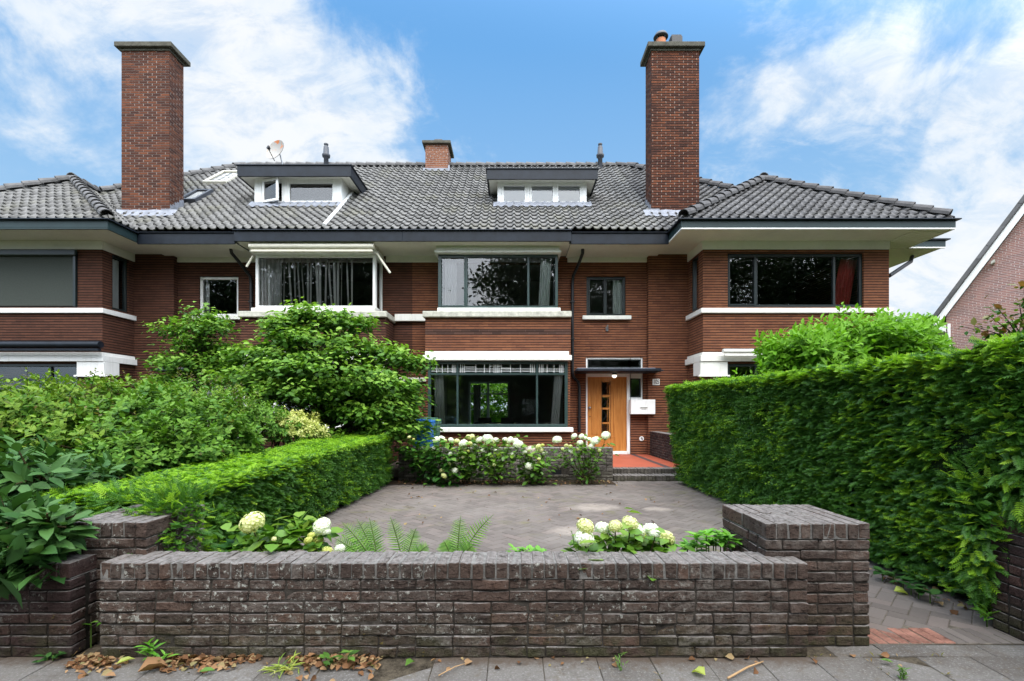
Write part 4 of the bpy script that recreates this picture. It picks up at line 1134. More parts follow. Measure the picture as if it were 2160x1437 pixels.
cu = bpy.data.curves.new('numerals', 'FONT'); cu.body = '105'; cu.size = .17; cu.extrude = .002; cu.align_x = 'CENTER'; cu.align_y = 'CENTER'; cu.offset = .003
to = bpy.data.objects.new('numerals', cu); COL.objects.link(to)
bpy.context.view_layer.update()
me = bpy.data.meshes.new_from_object(to.evaluated_get(bpy.context.evaluated_depsgraph_get()))
bpy.data.objects.remove(to)
me.transform(Matrix.Rotation(math.pi/2, 4, 'X') @ Matrix.Diagonal((.62, .98, 1, 1))); me.materials.clear(); me.materials.append(M_BLACK)
o = link('numerals', me, NS); o.location = (0, 12.912-12.93, (zn1-zn0)/2)
m = new_mat('lit opal glass'); t = NT(m); e = t.n('ShaderNodeEmission'); e.inputs[0].default_value = (1, .90, .72, 1); e.inputs[1].default_value = 1.6; t.done(e.outputs[0]); M_LIT = m
lx, ly, lz = PX(1296, 12.75), 12.75, 2.38
b = MB(); b.lathe((lx, ly, lz-.06), [(.055,0), (.06,.01), (.06,.058)], 16); o = b.build('porch_lamp', M_DGREY, None, (lx, ly, lz)); tag(o, 'small round lit lamp under the porch canopy', 'lamp')
b = MB(); b.lathe((lx, ly, lz-.135), [(.0,.0), (.03,.006), (.052,.028), (.062,.055), (.058,.074)], 16); b.build('globe', M_LIT, o)
b = MB(); xx, zz = PX(1281, 13.05), PZ(693, 13.05); b.box(xx-.035, xx+.035, 13.06, 13.098, zz-.07, zz+.05, bev=.008); b.tube([(xx, 13.06, zz-.03), (xx, 13.03, zz), (xx+.005, 13.02, zz+.09)], .02, 8)
o = b.build('wall_bracket', M_STEEL, None, (xx, 13.08, zz)); tag(o, 'small grey metal bracket on the brick between the door and the upper window', 'bracket')
b = MB(); xx, zz = PX(1354, 13.05), PZ(926, 13.05)
b.lathe((0,0,0), [(.02,0), (.062,0), (.065,.02), (.05,.03), (.035,.012), (0,.012)], 18); b.v = [(xx+a, 13.098-c, zz+q) for a, q, c in b.v]
o = b.build('wall_fitting', M_WHITE, None, (xx, 13.09, zz)); tag(o, 'round white fitting low on the brick beside the front door', 'fitting')
b = MB(); b.tube([(xx-.01, 13.08, zz+.03), (xx+.01, 13.05, zz), (xx+.005, 13.05, zz-.035)], .012, 8); b.build('spout', M_DGREY, o)

# satellite dish on the dormer roof
dx, dd, dz = PX(585, 13.9), 13.9, PZ(321, 13.9)
b = MB(); nrm = Vector((-.30, -.90, .30)).normalized()
ux = nrm.cross(Vector((0,0,1))).normalized(); uz = ux.cross(nrm)
vs = []; fs = []; NR, NA = 5, 24
for i in range(NR+1):
    for k in range(NA):
        r = i/NR; w = 2*math.pi*k/NA
        vs.append(Vector((dx, dd, dz)) + ux*(r*.30*math.cos(w)) + uz*(r*.33*math.sin(w)) + nrm*(.10*r*r))
for i in range(NR):
    for k in range(NA): fs.append((i*NA+k, i*NA+(k+1) % NA, (i+1)*NA+(k+1) % NA, (i+1)*NA+k))
b.add(vs, fs, 0, True)
b.add([v - nrm*.012 for v in vs], [f[::-1] for f in fs], 0, True)
m = new_mat('rusty dish enamel'); t = NT(m); po = t.pos(); zz_ = t.sep(po)[2]
rs = t.math('MULTIPLY', t.step(t.noise(po, 7.0, 4, .6), .50, .56), t.step(zz_, dz+.04, dz+.14))
st = t.math('MULTIPLY', t.step(t.noise(t.vmath('MULTIPLY', po, (14, 14, 2.5)), 1.0, 4, .6), .5, .7), .5)
cc = t.mix(st, (.33, .32, .30, 1), (.34, .25, .14, 1)); cc = t.mix(rs, cc, (.50, .17, .06, 1)); t.done(t.bsdf(cc, .6, .3))
DI = b.build('satellite_dish', m, None, (dx+.1, dd, 8.0)); tag(DI, 'rust stained satellite dish on the roof behind the open dormer', 'dish')
b = MB(); b.tube([Vector((dx+.06, dd+.04, dz-.05)), (dx+.12, dd+.05, dz-.30), (dx+.10, dd+.05, 8.02)], .02, 8); b.build('mast', M_STEEL, DI)
b = MB(); a0 = Vector((dx, dd, dz)) - uz*.32; fp = Vector((dx, dd, dz)) + nrm*.30 - uz*.16 - ux*0.0
b.tube([a0, fp], .012, 6); b.build('arm', M_DGREY, DI)
b = MB(); b.tube([fp + nrm*.03, fp - nrm*.06], [.035, .02], 10); b.tube([fp + uz*.05 + nrm*.02, fp + uz*.05 - nrm*.06], [.035, .02], 10); b.build('receiver', M_BLACK, DI)

# wheelie bins
def bin_(x, y, zb, w, h, body, lid, label, rot=0):
    r = empty('wheelie_bin', (x, y, zb), label, 'bin', 'wheelie bins beside the bay window')
    b = MB(); q = w*.41
    vs = [(x-q,y-q*1.1,zb+.05),(x+q,y-q*1.1,zb+.05),(x+q,y+q*1.1,zb+.05),(x-q,y+q*1.1,zb+.05),(x-w/2,y-w*.56,zb+h),(x+w/2,y-w*.56,zb+h),(x+w/2,y+w*.56,zb+h),(x-w/2,y+w*.56,zb+h)]
    b.add(vs, [(0,3,2,1),(0,1,5,4),(1,2,6,5),(2,3,7,6),(3,0,4,7)])
    b.box(x-w/2-.02, x+w/2+.02, y-w*.58, y+w*.58, zb+h-.07, zb+h-.001, bev=.008)
    for k in (-.12, .12): b.box(x+k-.015, x+k+.015, y-w*.56, y-w*.52, zb+.25, zb+h-.12, bev=.004)
    b.build('body', body, r)
    b = MB(); b.box(x-w/2-.025, x+w/2+.025, y-w*.62, y+w*.58, zb+h, zb+h+.045, bev=.018); b.box(x-w*.38, x+w*.38, y-w*.45, y+w*.4, zb+h+.0455, zb+h+.075, bev=.02)
    b.build('lid', lid, r)
    b = MB(); b.tube([(x-w*.4, y+w*.66, zb+h-.02), (x+w*.4, y+w*.66, zb+h-.02)], .016, 8); b.build('handle', lid, r)
    for s in (-1, 1):
        b = MB(); b.lathe((0,0,0), [(.03,0), (.09,0), (.1,.015), (.1,.035), (.09,.05), (.03,.05)], 16); b.v = [(x+s*(w*.42)+c-.025, y+w*.5+a, zb+.1+q_) for a, q_, c in b.v]; b.build('wheel', M_BLACK, r)
bin_(PX(893, 10.35), 10.35, .2, .40, .93, M_BLUEP, M_BLUEP, 'blue wheelie bin with a blue lid, in front of the green bin')
bin_(PX(905, 11.0), 11.0, .2, .46, .95, M_GRNP, M_GRNP, 'green wheelie bin with a green lid, next to the bay window')

# ================================================================ brickwork of the garden walls, brick by brick
def _brick_grid():
    ax = [[-1, -.95, -.33, .33, .95, 1], [-1, -.95, .95, 1], [-1, -.95, .95, 1]]
    idx = {}; V = []; Fq = []
    def vid(i, j, k):
        if (i, j, k) not in idx: idx[(i, j, k)] = len(V); V.append((ax[0][i], ax[1][j], ax[2][k]))
        return idx[(i, j, k)]
    I, J, K = 5, 3, 3
    for i in range(I):
        for j in range(J):
            Fq.append((vid(i,j,0), vid(i,j+1,0), vid(i+1,j+1,0), vid(i+1,j,0))); Fq.append((vid(i,j,K), vid(i+1,j,K), vid(i+1,j+1,K), vid(i,j+1,K)))
        for k in range(K):
            Fq.append((vid(i,0,k), vid(i+1,0,k), vid(i+1,0,k+1), vid(i,0,k+1))); Fq.append((vid(i,J,k), vid(i,J,k+1), vid(i+1,J,k+1), vid(i+1,J,k)))
    for j in range(J):
        for k in range(K):
            Fq.append((vid(0,j,k), vid(0,j,k+1), vid(0,j+1,k+1), vid(0,j+1,k))); Fq.append((vid(I,j,k), vid(I,j+1,k), vid(I,j+1,k+1), vid(I,j,k+1)))
    return np.array(V), Fq
BR_V, BR_F = _brick_grid()
def bricks(walls, name, mat, mort, loc, label, cat='wall', bev=.0055, seed=1, group=None, capm=None):
    """walls: callable adding (x0,x1,y0,y1,z0,z1) bricks into a list"""
    rr = np.random.default_rng(seed)
    B = np.array(walls['bricks']); n = len(B)
    c = np.stack([(B[:,0]+B[:,1])/2, (B[:,2]+B[:,3])/2, (B[:,4]+B[:,5])/2], 1)
    h = np.stack([(B[:,1]-B[:,0])/2, (B[:,3]-B[:,2])/2, (B[:,5]-B[:,4])/2], 1)
    c += rr.normal(0, 1, c.shape)*np.array([.0015, .0035, .0012])
    G, GF = BR_V, BR_F          # a brick of 78 faces: worn arrises, uneven faces
    sg = np.sign(G); mag = np.abs(G)
    bv = bev*rr.uniform(.7, 1.7, (n, 1, 1))
    loc_ = np.where(mag[None] > .99, h[:, None], np.where(mag[None] > .9, h[:, None]-bv, h[:, None]*mag[None]))
    ext = (mag > .99).sum(1)
    loc_ = loc_ - ((ext == 2)*.32 + (ext == 3)*.55)[None, :, None]*bv*(mag[None] > .99)
    V = c[:, None] + sg[None]*loc_
    fl = V.reshape(-1, 3)
    nz = np.stack([vnoise(fl*38 + k*17.3, seed+k) for k in range(3)], 1) - .5
    nz2 = np.stack([vnoise(fl*95 + k*9.1, seed+k+5) for k in range(3)], 1) - .5
    V = (fl + nz*np.array([.006, .010, .006]) + nz2*.005).reshape(V.shape)
    rot = rr.normal(0, .006, n)
    d = V - c[:, None]
    V = c[:, None] + np.stack([d[..., 0], d[..., 1] + d[..., 0]*rr.normal(0, .010, n)[:, None], d[..., 2] + d[..., 0]*rot[:, None]], -1)
    ch = np_mesh('b', V, GF, n, len(G), None, rnd=rr.random(n))
    m = MB()
    for q in walls['core']: m.box(*q)
    for q in walls.get('cap', []): m.box(*q, mat=1)
    core = mb_chunk(m, 1)
    o = join_np(name, [ch, core], [mat, mort, capm or M_MORTL], None, loc, smooth=False)
    return tag(o, label, cat, group)
def course(out, u0, u1, z0, z1, v0, v1, seed, axis='x', j=.006, head=.30, mode=None):
    """one course of stretchers and headers between u0 and u1"""
    rr = random.Random(seed); u = u0; first = True
    while u < u1-.03:
        L = .205 if rr.random() > head else .098
        if first and seed % 2: L = .098
        first = False
        e = min(u+L, u1)
        if u1-e < .06: e = u1
        out.append((u, e, v0, v1, z0, z1) if axis == 'x' else (v0, v1, u, e, z0, z1))
        u = e + j
def header_row(out, u0, u1, z0, z1, v0, v1, axis='x', pitch=.0685, j=.009):
    n = round((u1-u0)/pitch); p = (u1-u0)/n
    for i in range(n):
        a, b_ = u0+i*p+j/2, u0+(i+1)*p-j/2
        out.append((a, b_, v0, v1, z0, z1) if axis == 'x' else (v0, v1, a, b_, z0, z1))
CHh, BJ = .0634, .0095
def box_wall(x0, x1, y0, y1, n, top=.092, seed=0, zb=0.0, cop_axis='x', head=.3):
    """a free-standing wall or pier: n courses on all four faces, coping of bricks on edge"""
    W = {'bricks': [], 'core': [], 'cap': []}
    for k in range(n):
        z0 = zb + k*CHh + (BJ/2); z1 = zb + (k+1)*CHh - BJ/2; s = seed*50 + k
        course(W['bricks'], x0, x1, z0, z1, y0, y0+.10, s, head=head)
        if y1-y0 > .2: course(W['bricks'], x0, x1, z0, z1, y1-.10, y1, s+7, head=head)
        if y1-y0 > .25:
            course(W['bricks'], y0+.112, y1-.112, z0, z1, x0, x0+.10, s+3, 'y'); course(W['bricks'], y0+.112, y1-.112, z0, z1, x1-.10, x1, s+5, 'y')
    zt = zb + n*CHh
    W['core'].append((x0+.008, x1-.008, y0+.008, y1-.008, zb-.05, zt+.001))
    if top:
        if cop_axis == 'x': header_row(W['bricks'], x0-.004, x1+.004, zt+.004, zt+top, y0-.006, y1+.006)
        elif cop_axis == 'y': header_row(W['bricks'], y0-.004, y1+.004, zt+.004, zt+top, x0-.006, x1+.006, 'y')
        else:      # pier: two rows of headers side by side
            ym = (y0+y1)/2
            header_row(W['bricks'], x0-.004, x1+.004, zt+.004, zt+top, y0-.006, ym-.006); header_row(W['bricks'], x0-.004, x1+.004, zt+.004, zt+top, ym+.006, y1+.006)
        W['cap'].append((x0+.004, x1-.004, y0+.003, y1-.003, zt+.0011, zt+top-.0035))
    return W
fw = box_wall(-2.33, 1.673, 2.73, 2.955, 7, .092, 1)
bricks(fw, 'garden_wall', M_OLD, M_MORT, (-.33, 2.84, 0), 'long low weathered brick wall with white lichen, along the pavement', seed=2)
pr = box_wall(1.50, 2.117, 2.86, 3.45, 10, .092, 3, cop_axis='pier')
bricks(pr, 'garden_pier', M_OLD, M_MORT, (1.8, 3.15, 0), 'square brick pier at the end of the low wall, before the tall hedge', 'pier', seed=5)
pl = box_wall(-2.68, -2.19, 2.90, 3.45, 10, .092, 4, cop_axis='pier')
bricks(pl, 'garden_pier', M_OLD, M_MORT, (-2.5, 3.15, 0), 'square brick pier with crumbling grey coping, under the low clipped hedge', 'pier', seed=6)
nl = box_wall(-6.2, -2.49, 2.73, 2.955, 7, .092, 6)
bricks(nl, 'garden_wall', M_OLDD, M_MORTD, (-4.3, 2.84, 0), 'dark low brick wall of the neighbour, under the large leaved shrub', seed=8)
nr = box_wall(3.09, 3.70, 2.30, 3.12, 10, .092, 7, cop_axis='pier')
bricks(nr, 'garden_pier', M_OLDD, M_MORTD, (3.4, 2.7, 0), 'dark brick pier across the path, overhung by the tall hedge', 'pier', seed=9)
# terrace wall in front of the bay, side wall of the porch, steps
tw = {'bricks': [], 'core': [], 'cap': []}
q = box_wall(-2.24, 1.99, 9.52, 9.74, 9, .085, 11); tw['bricks'] += q['bricks']; tw['core'] += q['core']; tw['cap'] += q['cap']
# the vent hole low in the wall
tw['bricks'] = [b_ for b_ in tw['bricks'] if not (b_[3] < 9.7 and b_[0] < .98 and b_[1] > .78 and .10 < (b_[4]+b_[5])/2 < .23)]
o = bricks(tw, 'terrace_wall', M_OLD2, M_MORT, (-.1, 9.6, 0), 'grey low brick wall of the terrace, behind the row of hydrangeas', seed=12)
b = MB(); b.box(.79, .97, 9.525, 9.545, .115, .225); b.build('vent_opening', M_BLACK, o)
pw = box_wall(3.68, 3.90, 9.7, 12.9, 12, .07, 13, cop_axis='y')
bricks(pw, 'porch_wall', M_OLDD, M_MORTD, (3.8, 11.3, 0), 'dark brick side wall of the porch, between the red floor and the tall hedge', seed=14)
st = {'bricks': [], 'core': []}
for y0, y1, z0, z1 in ((9.52, 9.86, .0, .105), (9.84, 10.10, .10, .205)):
    header_row(st['bricks'], 2.0, 3.66, z0+.005, z1, y0, y1); st['core'].append((2.0, 3.66, y0+.015, y1, z0, z1-.008))
bricks(st, 'porch_step', M_OLD2, M_MORT, (2.8, 9.8, 0), 'two worn brick steps up to the red tiled porch', 'steps', seed=15)
b = MB(); b.box(2.0, 3.20, 10.10, 13.09, .05, .2); b.box(3.33, 3.67, 10.10, 13.09, .05, .2)
b.box(3.201, 3.329, 10.10, 13.09, .05, .2, mat=1); b.box(2.0, 3.67, 10.02, 10.099, .05, .2, mat=1)
b.box(XM+.01, 1.999, 9.75, 13.09, .05, .198, mat=2)
tag(b.build('porch_floor', [M_REDF, M_DRKF, M_FLAG], None, (2.8, 11.6, 0)), kind='structure')

# ================================================================ ground
def slab(name, x0, x1, y0, y1, z, mat):
    b = MB(); b.quad((x0,y0,z), (x1,y0,z), (x1,y1,z), (x0,y1,z)); return tag(b.build(name, mat, None, ((x0+x1)/2, (y0+y1)/2, z)), kind='structure')
slab('ground', -400, 400, -400, 400, -.06, M_GROUND)
slab('garden_soil', -16, 12, 2.75, 13.1, -.035, M_SOIL)
def grid_np(name, cells, mat, joint, bounds, z=0.0, bev=.004, jit=.0022, seed=3, th=.06, tilt=.004):
    rr = np.random.default_rng(seed); C = np.array(cells); n = len(C)      # cx, cy, hx, hy, angle
    T = np.array(CH_V); sg = np.sign(T); ins = (np.abs(T) < .45)
    h = np.stack([C[:,2], C[:,3], np.full(n, th/2)], 1)
    V = sg[None]*(h[:, None] - ins[None]*bev)
    V[..., 2] += V[..., 0]*rr.normal(0, tilt, (n,1)) + V[..., 1]*rr.normal(0, tilt, (n,1))
    ca, sa = np.cos(C[:,4])[:,None], np.sin(C[:,4])[:,None]
    X, Y = V[...,0]*ca - V[...,1]*sa, V[...,0]*sa + V[...,1]*ca
    zz = z - th/2 + rr.normal(0, jit, n)
    V = np.stack([X + C[:,0][:,None], Y + C[:,1][:,None], V[...,2] + zz[:,None]], -1)
    ch = np_mesh('g', V, CH_F, n, len(T), None, rnd=rr.random(n))
    b = MB(); jz = z-.0045; b.quad((bounds[0], bounds[2], jz), (bounds[1], bounds[2], jz), (bounds[1], bounds[3], jz), (bounds[0], bounds[3], jz))
    o = join_np(name, [ch, mb_chunk(b, 1)], [mat, joint], None, ((bounds[0]+bounds[1])/2, (bounds[2]+bounds[3])/2, 0), smooth=False)
    return tag(o, kind='structure')
M_SAND = M_plain('jointing sand', (.13,.112,.088), .95, .05, .45, 18.0, .6)
M_JOINT = M_plain('mossy joint', (.075,.062,.045), .95, .05, .6, 12.0, .8)
# herringbone clinkers of the drive
cells = []; a = .105
for i in range(-110, 111):
    for j in range(-110, 111):
        if (i - j) % 4 == 0: cells.append((i*a + a, j*a + a/2, a-.002, a/2-.002, 0.0))
        elif (i - j) % 4 == 3: cells.append((i*a + a/2, j*a + a, a/2-.002, a-.002, 0.0))
DX0, DX1, DY0, DY1 = -2.42, 3.36, 3.05, 9.52
t45 = math.pi/4; c45 = math.cos(t45)
R = []
for (x, y, hx_, hy_, an) in cells:
    X, Y = (x-y)*c45 + .4, (x+y)*c45 + 1.0
    if DX0 < X < DX1 and DY0 < Y < DY1 and not (Y < 3.62 and X < 1.46): R.append((X, Y, hx_, hy_, t45))
# headers along both edges
grid_np('driveway', R, M_CLINK, M_SAND, (DX0-.05, DX1+.05, 3.0, 9.52), 0.0, jit=.0012, tilt=.0022, seed=4)
grid_np('path_edging', [(1.75 + i*.068, 3.0, .031, .10, 0) for i in range(14)], M_REDP, M_SAND, (1.7, 2.67, 2.89, 3.11), .003, seed=5)
grid_np('path_edging', [(1.75 + i*.068, 3.0, .031, .10, 0) for i in range(14, 21)], M_CLINK, M_SAND, (2.671, 3.16, 2.89, 3.11), .003, seed=7)
slab('flower_bed', -2.4, 1.49, 2.95, 3.62, .012, M_SOIL)
slab('planting_strip', -2.5, 1.95, 9.05, 9.52, .010, M_SOIL)
fl = []
for r_ in range(-7, 10):
    for c_ in range(-18, 20):
        fl.append((c_*.303 + (.15 if r_ % 2 else 0) + .02, 2.745 - .15 - r_*.303, .1495, .1495, RNG.normal(0, .004)))
fl = [q for q in fl if q[1] < 2.70 and q[1] > .3] + [(2.0 + k*.303, 2.818, .149, .068, RNG.normal(0, .004)) for k in range(5)]
grid_np('pavement', fl, M_FLAG, M_JOINT, (-7, 7, .2, 2.90), -.002, bev=.0025, jit=.0022, seed=6, tilt=.005)
b = MB(); 
b.box(-60, 60, .05, .19, -.12, -.004, bev=.02); tag(b.build('kerb', M_FLAG, None, (0, .1, 0)), kind='structure')
slab('road', -200, 200, -7.0, .05, -.055, M_ASPH)

# neighbour's gable house, set at an angle on the right
G = empty('gable_house', (17.5, 17.2, 0), 'pinkish brick house with a steep gable and white barge board, beyond the row', 'house')
ga = math.radians(48)
g0 = Vector((PX(1996, 18.8), 18.8, 0)); gu = Vector((math.cos(ga), -math.sin(ga), 0)); gn = Vector((gu.y, -gu.x, 0)); gn = gn if gn.y < 0 else -gn
def gp(u, z, o=0.0): return g0 + gu*u + Vector((0,0,z)) + gn*o
ez = PZ(668, 18.8); sl = 1.6
w = MB(); LN = 5.4; GW = LN*2
poly = [(0, 0), (GW, 0), (GW, ez), (LN, ez+LN*sl), (0, ez)]
w.add([gp(u, z) for u, z in poly] + [gp(u, z, -8) for u, z in poly], [tuple(range(5)), tuple(range(5, 10))[::-1]] + [(i, 5+i, 5+(i+1) % 5, (i+1) % 5) for i in range(5)])
W_ = w.build('wall', M_PNK, G)
uvl = W_.data.uv_layers[0].data
for pg in W_.data.polygons:
    for li in pg.loop_indices:
        co = W_.data.vertices[W_.data.loops[li].vertex_index].co + Vector(G.location); d_ = co - g0
        uvl[li].uv = (d_.dot(gu) + d_.dot(gn)*.999, co.z)
def gbar(b, p, q, o0, o1, h0, h1, mat=0):
    d = (q-p).normalized(); up = Vector((0,0,1)) - d*d.z; up.normalize()
    vs = []
    for e in (p, q):
        for o, h in ((o0,h0),(o1,h0),(o1,h1),(o0,h1)): vs.append(e + gn*o + up*h)
    b.add(vs, [(0,1,2,3),(7,6,5,4),(0,4,5,1),(1,5,6,2),(2,6,7,3),(3,7,4,0)], mat)
b = MB(); gbar(b, gp(-.45, ez-.45*sl), gp(LN, ez+LN*sl), .30, .34, -.02, .17); gbar(b, gp(-.45, ez-.45*sl), gp(LN, ez+LN*sl), .0, .299, .02, .06)
b.build('barge_board', M_WHITE, G)
b = MB(); gbar(b, gp(-.5, ez-.5*sl+.02), gp(LN, ez+LN*sl+.02), -8, .40, .171, .27); gbar(b, gp(LN, ez+LN*sl+.02), gp(GW+.5, ez-.5*sl+.02), -8, .40, .171, .27)
for i in range(22):
    e = i/22; a_ = gp(-.5+(LN+.5)*e, ez-.5*sl+.02+(LN+.5)*sl*e); c_ = gp(-.5+(LN+.5)*(e+.048), ez-.5*sl+.02+(LN+.5)*sl*(e+.048))
    gbar(b, a_, c_, .38, .43, .19, .31)
b.build('roof', M_TILED, G)
b = MB(); 
vs = [gp(u, z, o) for o in (-3, .5) for u, z in ((-.62, ez-.62), (.0, ez-.62), (.0, ez-.36), (-.62, ez-.36))]
b.add(vs, [(0,1,2,3),(7,6,5,4),(0,4,5,1),(1,5,6,2),(2,6,7,3),(3,7,4,0)]); b.build('gutter_box', M_WHITE, G)
b = MB(); b.tube([gp(.08, 0, .06), gp(.08, ez-.3, .06)], .05, 8); b.build('downpipe', M_WHITE, G)
for u in (1.3, 2.35, 3.4, 4.4):
    b = MB()
    vs = [gp(u+a_, ez+u*sl-.30+c_, o) for o in (-.1, .30) for a_, c_ in ((-.05,-.08),(.05,-.02),(.05,.08),(-.05,.02))]
    b.add(vs, [(0,1,2,3),(7,6,5,4),(0,4,5,1),(1,5,6,2),(2,6,7,3),(3,7,4,0)])
    b.build('purlin_end', M_STONE2, G)

# ---- across the road (only mirrored in the windows)
OH = empty('brick_house', (4, -24, 0), 'house across the road with a dark tiled roof, mirrored in the living room window', 'house')
b = MB(); b.box(-5, 13, -30, -22, 0, 5.2); b.build('wall', M_BRN, OH)
b = MB(); b.add([(-5.6,-21.4,5.1),(13.6,-21.4,5.1),(13.6,-30.6,5.1),(-5.6,-30.6,5.1),(-2,-26,9.2),(10,-26,9.2)], [(0,1,5,4),(1,2,5),(2,3,4,5),(3,0,4),(0,3,2,1)]); b.build('roof', M_TILED, OH)
for x in (-3, 1, 5, 9):
    b = MB(); b.box(x, x+1.6, -21.99, -21.93, 1.0, 2.4); b.build('window', M_WHITE, OH); 
# ================================================================ planting
def rand_unit(n, rng=RNG):
    v = rng.normal(size=(n, 3)); return unit(v)
UPV = np.array([0.0, 0, 1])
def leaf_chunk(pos, d, nrm, sc, tmpl=LEAF6, faces=LEAF6_F, midx=0, rnd=None):
    V = place(tmpl, pos, d, nrm, sc)
    n = len(pos)
    mi = np.full(n, midx, np.int32) if np.isscalar(midx) else midx
    return np_mesh('l', V, faces, n, len(tmpl), None, midx=mi, rnd=rnd)
# a yew spray: a twig with two combs of needles
def yew_tmpl(pairs, L0, bw):
    v = []; f = []
    for i in range(pairs):
        y = .06 + .80*i/(pairs-1); L = L0*(1-.35*(i/(pairs-1)))
        for s in (-1, 1):
            b = len(v); v += [(0, y-bw, 0), (0, y+bw, 0), (s*L*.6, y+.15, .05), (s*L, y+.17, .02), (s*L*.55, y+.04-bw*.3, .05)]; f.append((b, b+1, b+2, b+3, b+4))
    b = len(v); v += [(-.03,.62,0), (.03,.62,0), (0,1.0,0)]; f.append((b, b+1, b+2))
    return v, f
YT, YF = yew_tmpl(6, .32, .045)
YT2, YF2 = yew_tmpl(3, .28, .10)

def hedge(label, path, h, wd, base_in, seed, dens, size, taper=None, over=0.0, name='hedge', new=.16, bulges=()):
    """a clipped yew hedge: path = ((x,y) of the drive-side foot, near and far), thickness wd away from the drive (sign), heights near/far"""
    rng = np.random.default_rng(seed)
    (xa, ya), (xb, yb) = path; h0, h1 = h
    L = yb-ya
    sgn = 1 if wd > 0 else -1
    def surf(n, which):
        t = rng.random(n)
        hh = h0 + (h1-h0)*t
        if which == 'side' or which == 'back':
            v = rng.random(n)**.9
            lean = base_in*(1-v)
            if over: t = np.where((v > .45) & (rng.random(n) < .12), -rng.random(n)*.07, t)
            x = xa + (xb-xa)*t + sgn*lean; y = ya + L*t; z = .06 + v*(hh-.06)
            nr = np.stack([np.full(n, -sgn*1.0), np.zeros(n), np.full(n, .0)], 1)
            if which == 'back': x = x + wd; nr = -nr
        elif which == 'top':
            u = rng.random(n)
            x = xa + (xb-xa)*t + wd*u; y = ya + L*t; z = hh; nr = np.tile([0, 0, 1.0], (n, 1))
        else:
            near = which == 'near'; hz = h0 if near else h1
            u = rng.random(n); v = rng.random(n)**.9
            x = (xa if near else xb) + wd*u + sgn*base_in*(1-v); y = np.full(n, ya if near else yb); z = .06 + v*(hz-.06)
            nr = np.tile([0, -1.0 if near else 1.0, 0], (n, 1))
        return np.stack([x, y, z], 1), nr
    areas = {'side': L*(h0+h1)/2, 'top': L*abs(wd), 'near': abs(wd)*h0, 'far': abs(wd)*h1}
    chunks = []
    K = 6
    for wh, A in areas.items():
        nc = int(A*dens/K*(1.0 if wh != 'far' else .6))
        p, nr = surf(nc, wh)
        if wh == 'near' and over: p[:, 1] -= np.where(p[:, 2] > .80, over*rng.random(nc), 0)
        # clipped surface that still swells and dips
        cl = vnoise(p*np.array([3.0, 3.0, 4.2]), seed)*.55 + vnoise(p*8.0, seed+1)*.45
        off = (cl-.62)*.10 - rng.random(nc)**2*.06 - .035
        p = p + nr*off[:, None]
        rel = (p[:, 2])/(h0 + (h1-h0)*np.clip((p[:, 1]-ya)/L, 0, 1))
        tang = unit(np.cross(nr, UPV + rand_unit(nc, rng)*.05)) if wh != 'top' else np.tile([1.0, 0, 0], (nc, 1))
        if wh == 'top':
            w = rng.random(nc)*6.283
            d0 = unit(np.stack([np.cos(w), np.sin(w)-.3, np.full(nc, .16)], 1)); up0 = unit(UPV + rand_unit(nc, rng)*.35)
        else:
            d0 = unit(nr*.85 + tang*rng.normal(0, .55, nc)[:, None] + UPV*rng.normal(-.05, .30, nc)[:, None])
            up0 = unit(UPV*.75 + nr*.75 + rand_unit(nc, rng)*.30)
        freshc = rng.random(nc) < (.80 if wh == 'top' else np.where(rel > .93, .75, new*.30 + .25*(vnoise(p*1.6, seed+4) > .62)))
        side0 = np.cross(d0, up0)
        for q in range(K):
            an = (q-(K-1)/2)/(K/2)*.85
            d = unit(d0*math.cos(an) + side0*math.sin(an) + rand_unit(nc, rng)*.22)
            pp = p + d0*(rng.random(nc)[:, None]-.6)*size*.8 + side0*an*size*.35 + nr*rng.normal(0, .012, (nc, 1))
            up = unit(up0 + rand_unit(nc, rng)*.22)
            sz = size*rng.uniform(.75, 1.3, nc)
            near = np.maximum(pp[:, 1], 1.5) < 5.6
            rnd = np.clip(.12 + .65*cl + rng.normal(0, .15, nc), 0, 1)
            mi = (freshc & (rng.random(nc) < .85)).astype(np.int32)
            for msk, tm, fc in ((near, YT, YF), (~near, YT2, YF2)):
                if msk.any():
                    chunks.append(np_mesh('y', place(tm, pp[msk], d[msk], up[msk], sz[msk]), fc, int(msk.sum()), len(tm), None, midx=mi[msk], rnd=rnd[msk]))
    for bc, br, nb in bulges:       # boughs that grow out past the clipped face
        dv = rand_unit(nb, rng); dv[:, 1] = -np.abs(dv[:, 1])*np.sign(rng.random(nb)-.15); p = np.array(bc) + dv*np.array(br)
        for q in range(5):
            d = unit(dv*.9 + rand_unit(nb, rng)*.5 + np.array([0, -.2, -.15])); pp = p + rng.normal(0, .025, (nb, 3))
            chunks.append(np_mesh('y', place(YT, pp, d, unit(UPV*.7 + dv*.8 + rand_unit(nb, rng)*.3), size*rng.uniform(.8, 1.35, nb)), YF, nb, len(YT), None, midx=(rng.random(nb) < .25).astype(np.int32), rnd=np.clip(rng.normal(.6, .2, nb), 0, 1)))
    # twiggy heart
    b = MB(); n = 24
    e = .10
    for i in range(n):
        ta, tb = i/n, (i+1)/n
        P0 = lambda t, u, v: (xa+(xb-xa)*t + (wd-sgn*2*e)*u + sgn*e + sgn*base_in*(1-v), ya+e + (L-2*e)*t, .02 + v*(h0+(h1-h0)*t-.02-e))
        q = [P0(ta,0,0), P0(tb,0,0), P0(tb,1,0), P0(ta,1,0), P0(ta,0,1), P0(tb,0,1), P0(tb,1,1), P0(ta,1,1)]
        b.add(q, [(4,5,6,7), (0,1,5,4), (2,3,7,6)] + ([(0,4,7,3)] if i == 0 else []) + ([(1,2,6,5)] if i == n-1 else []))
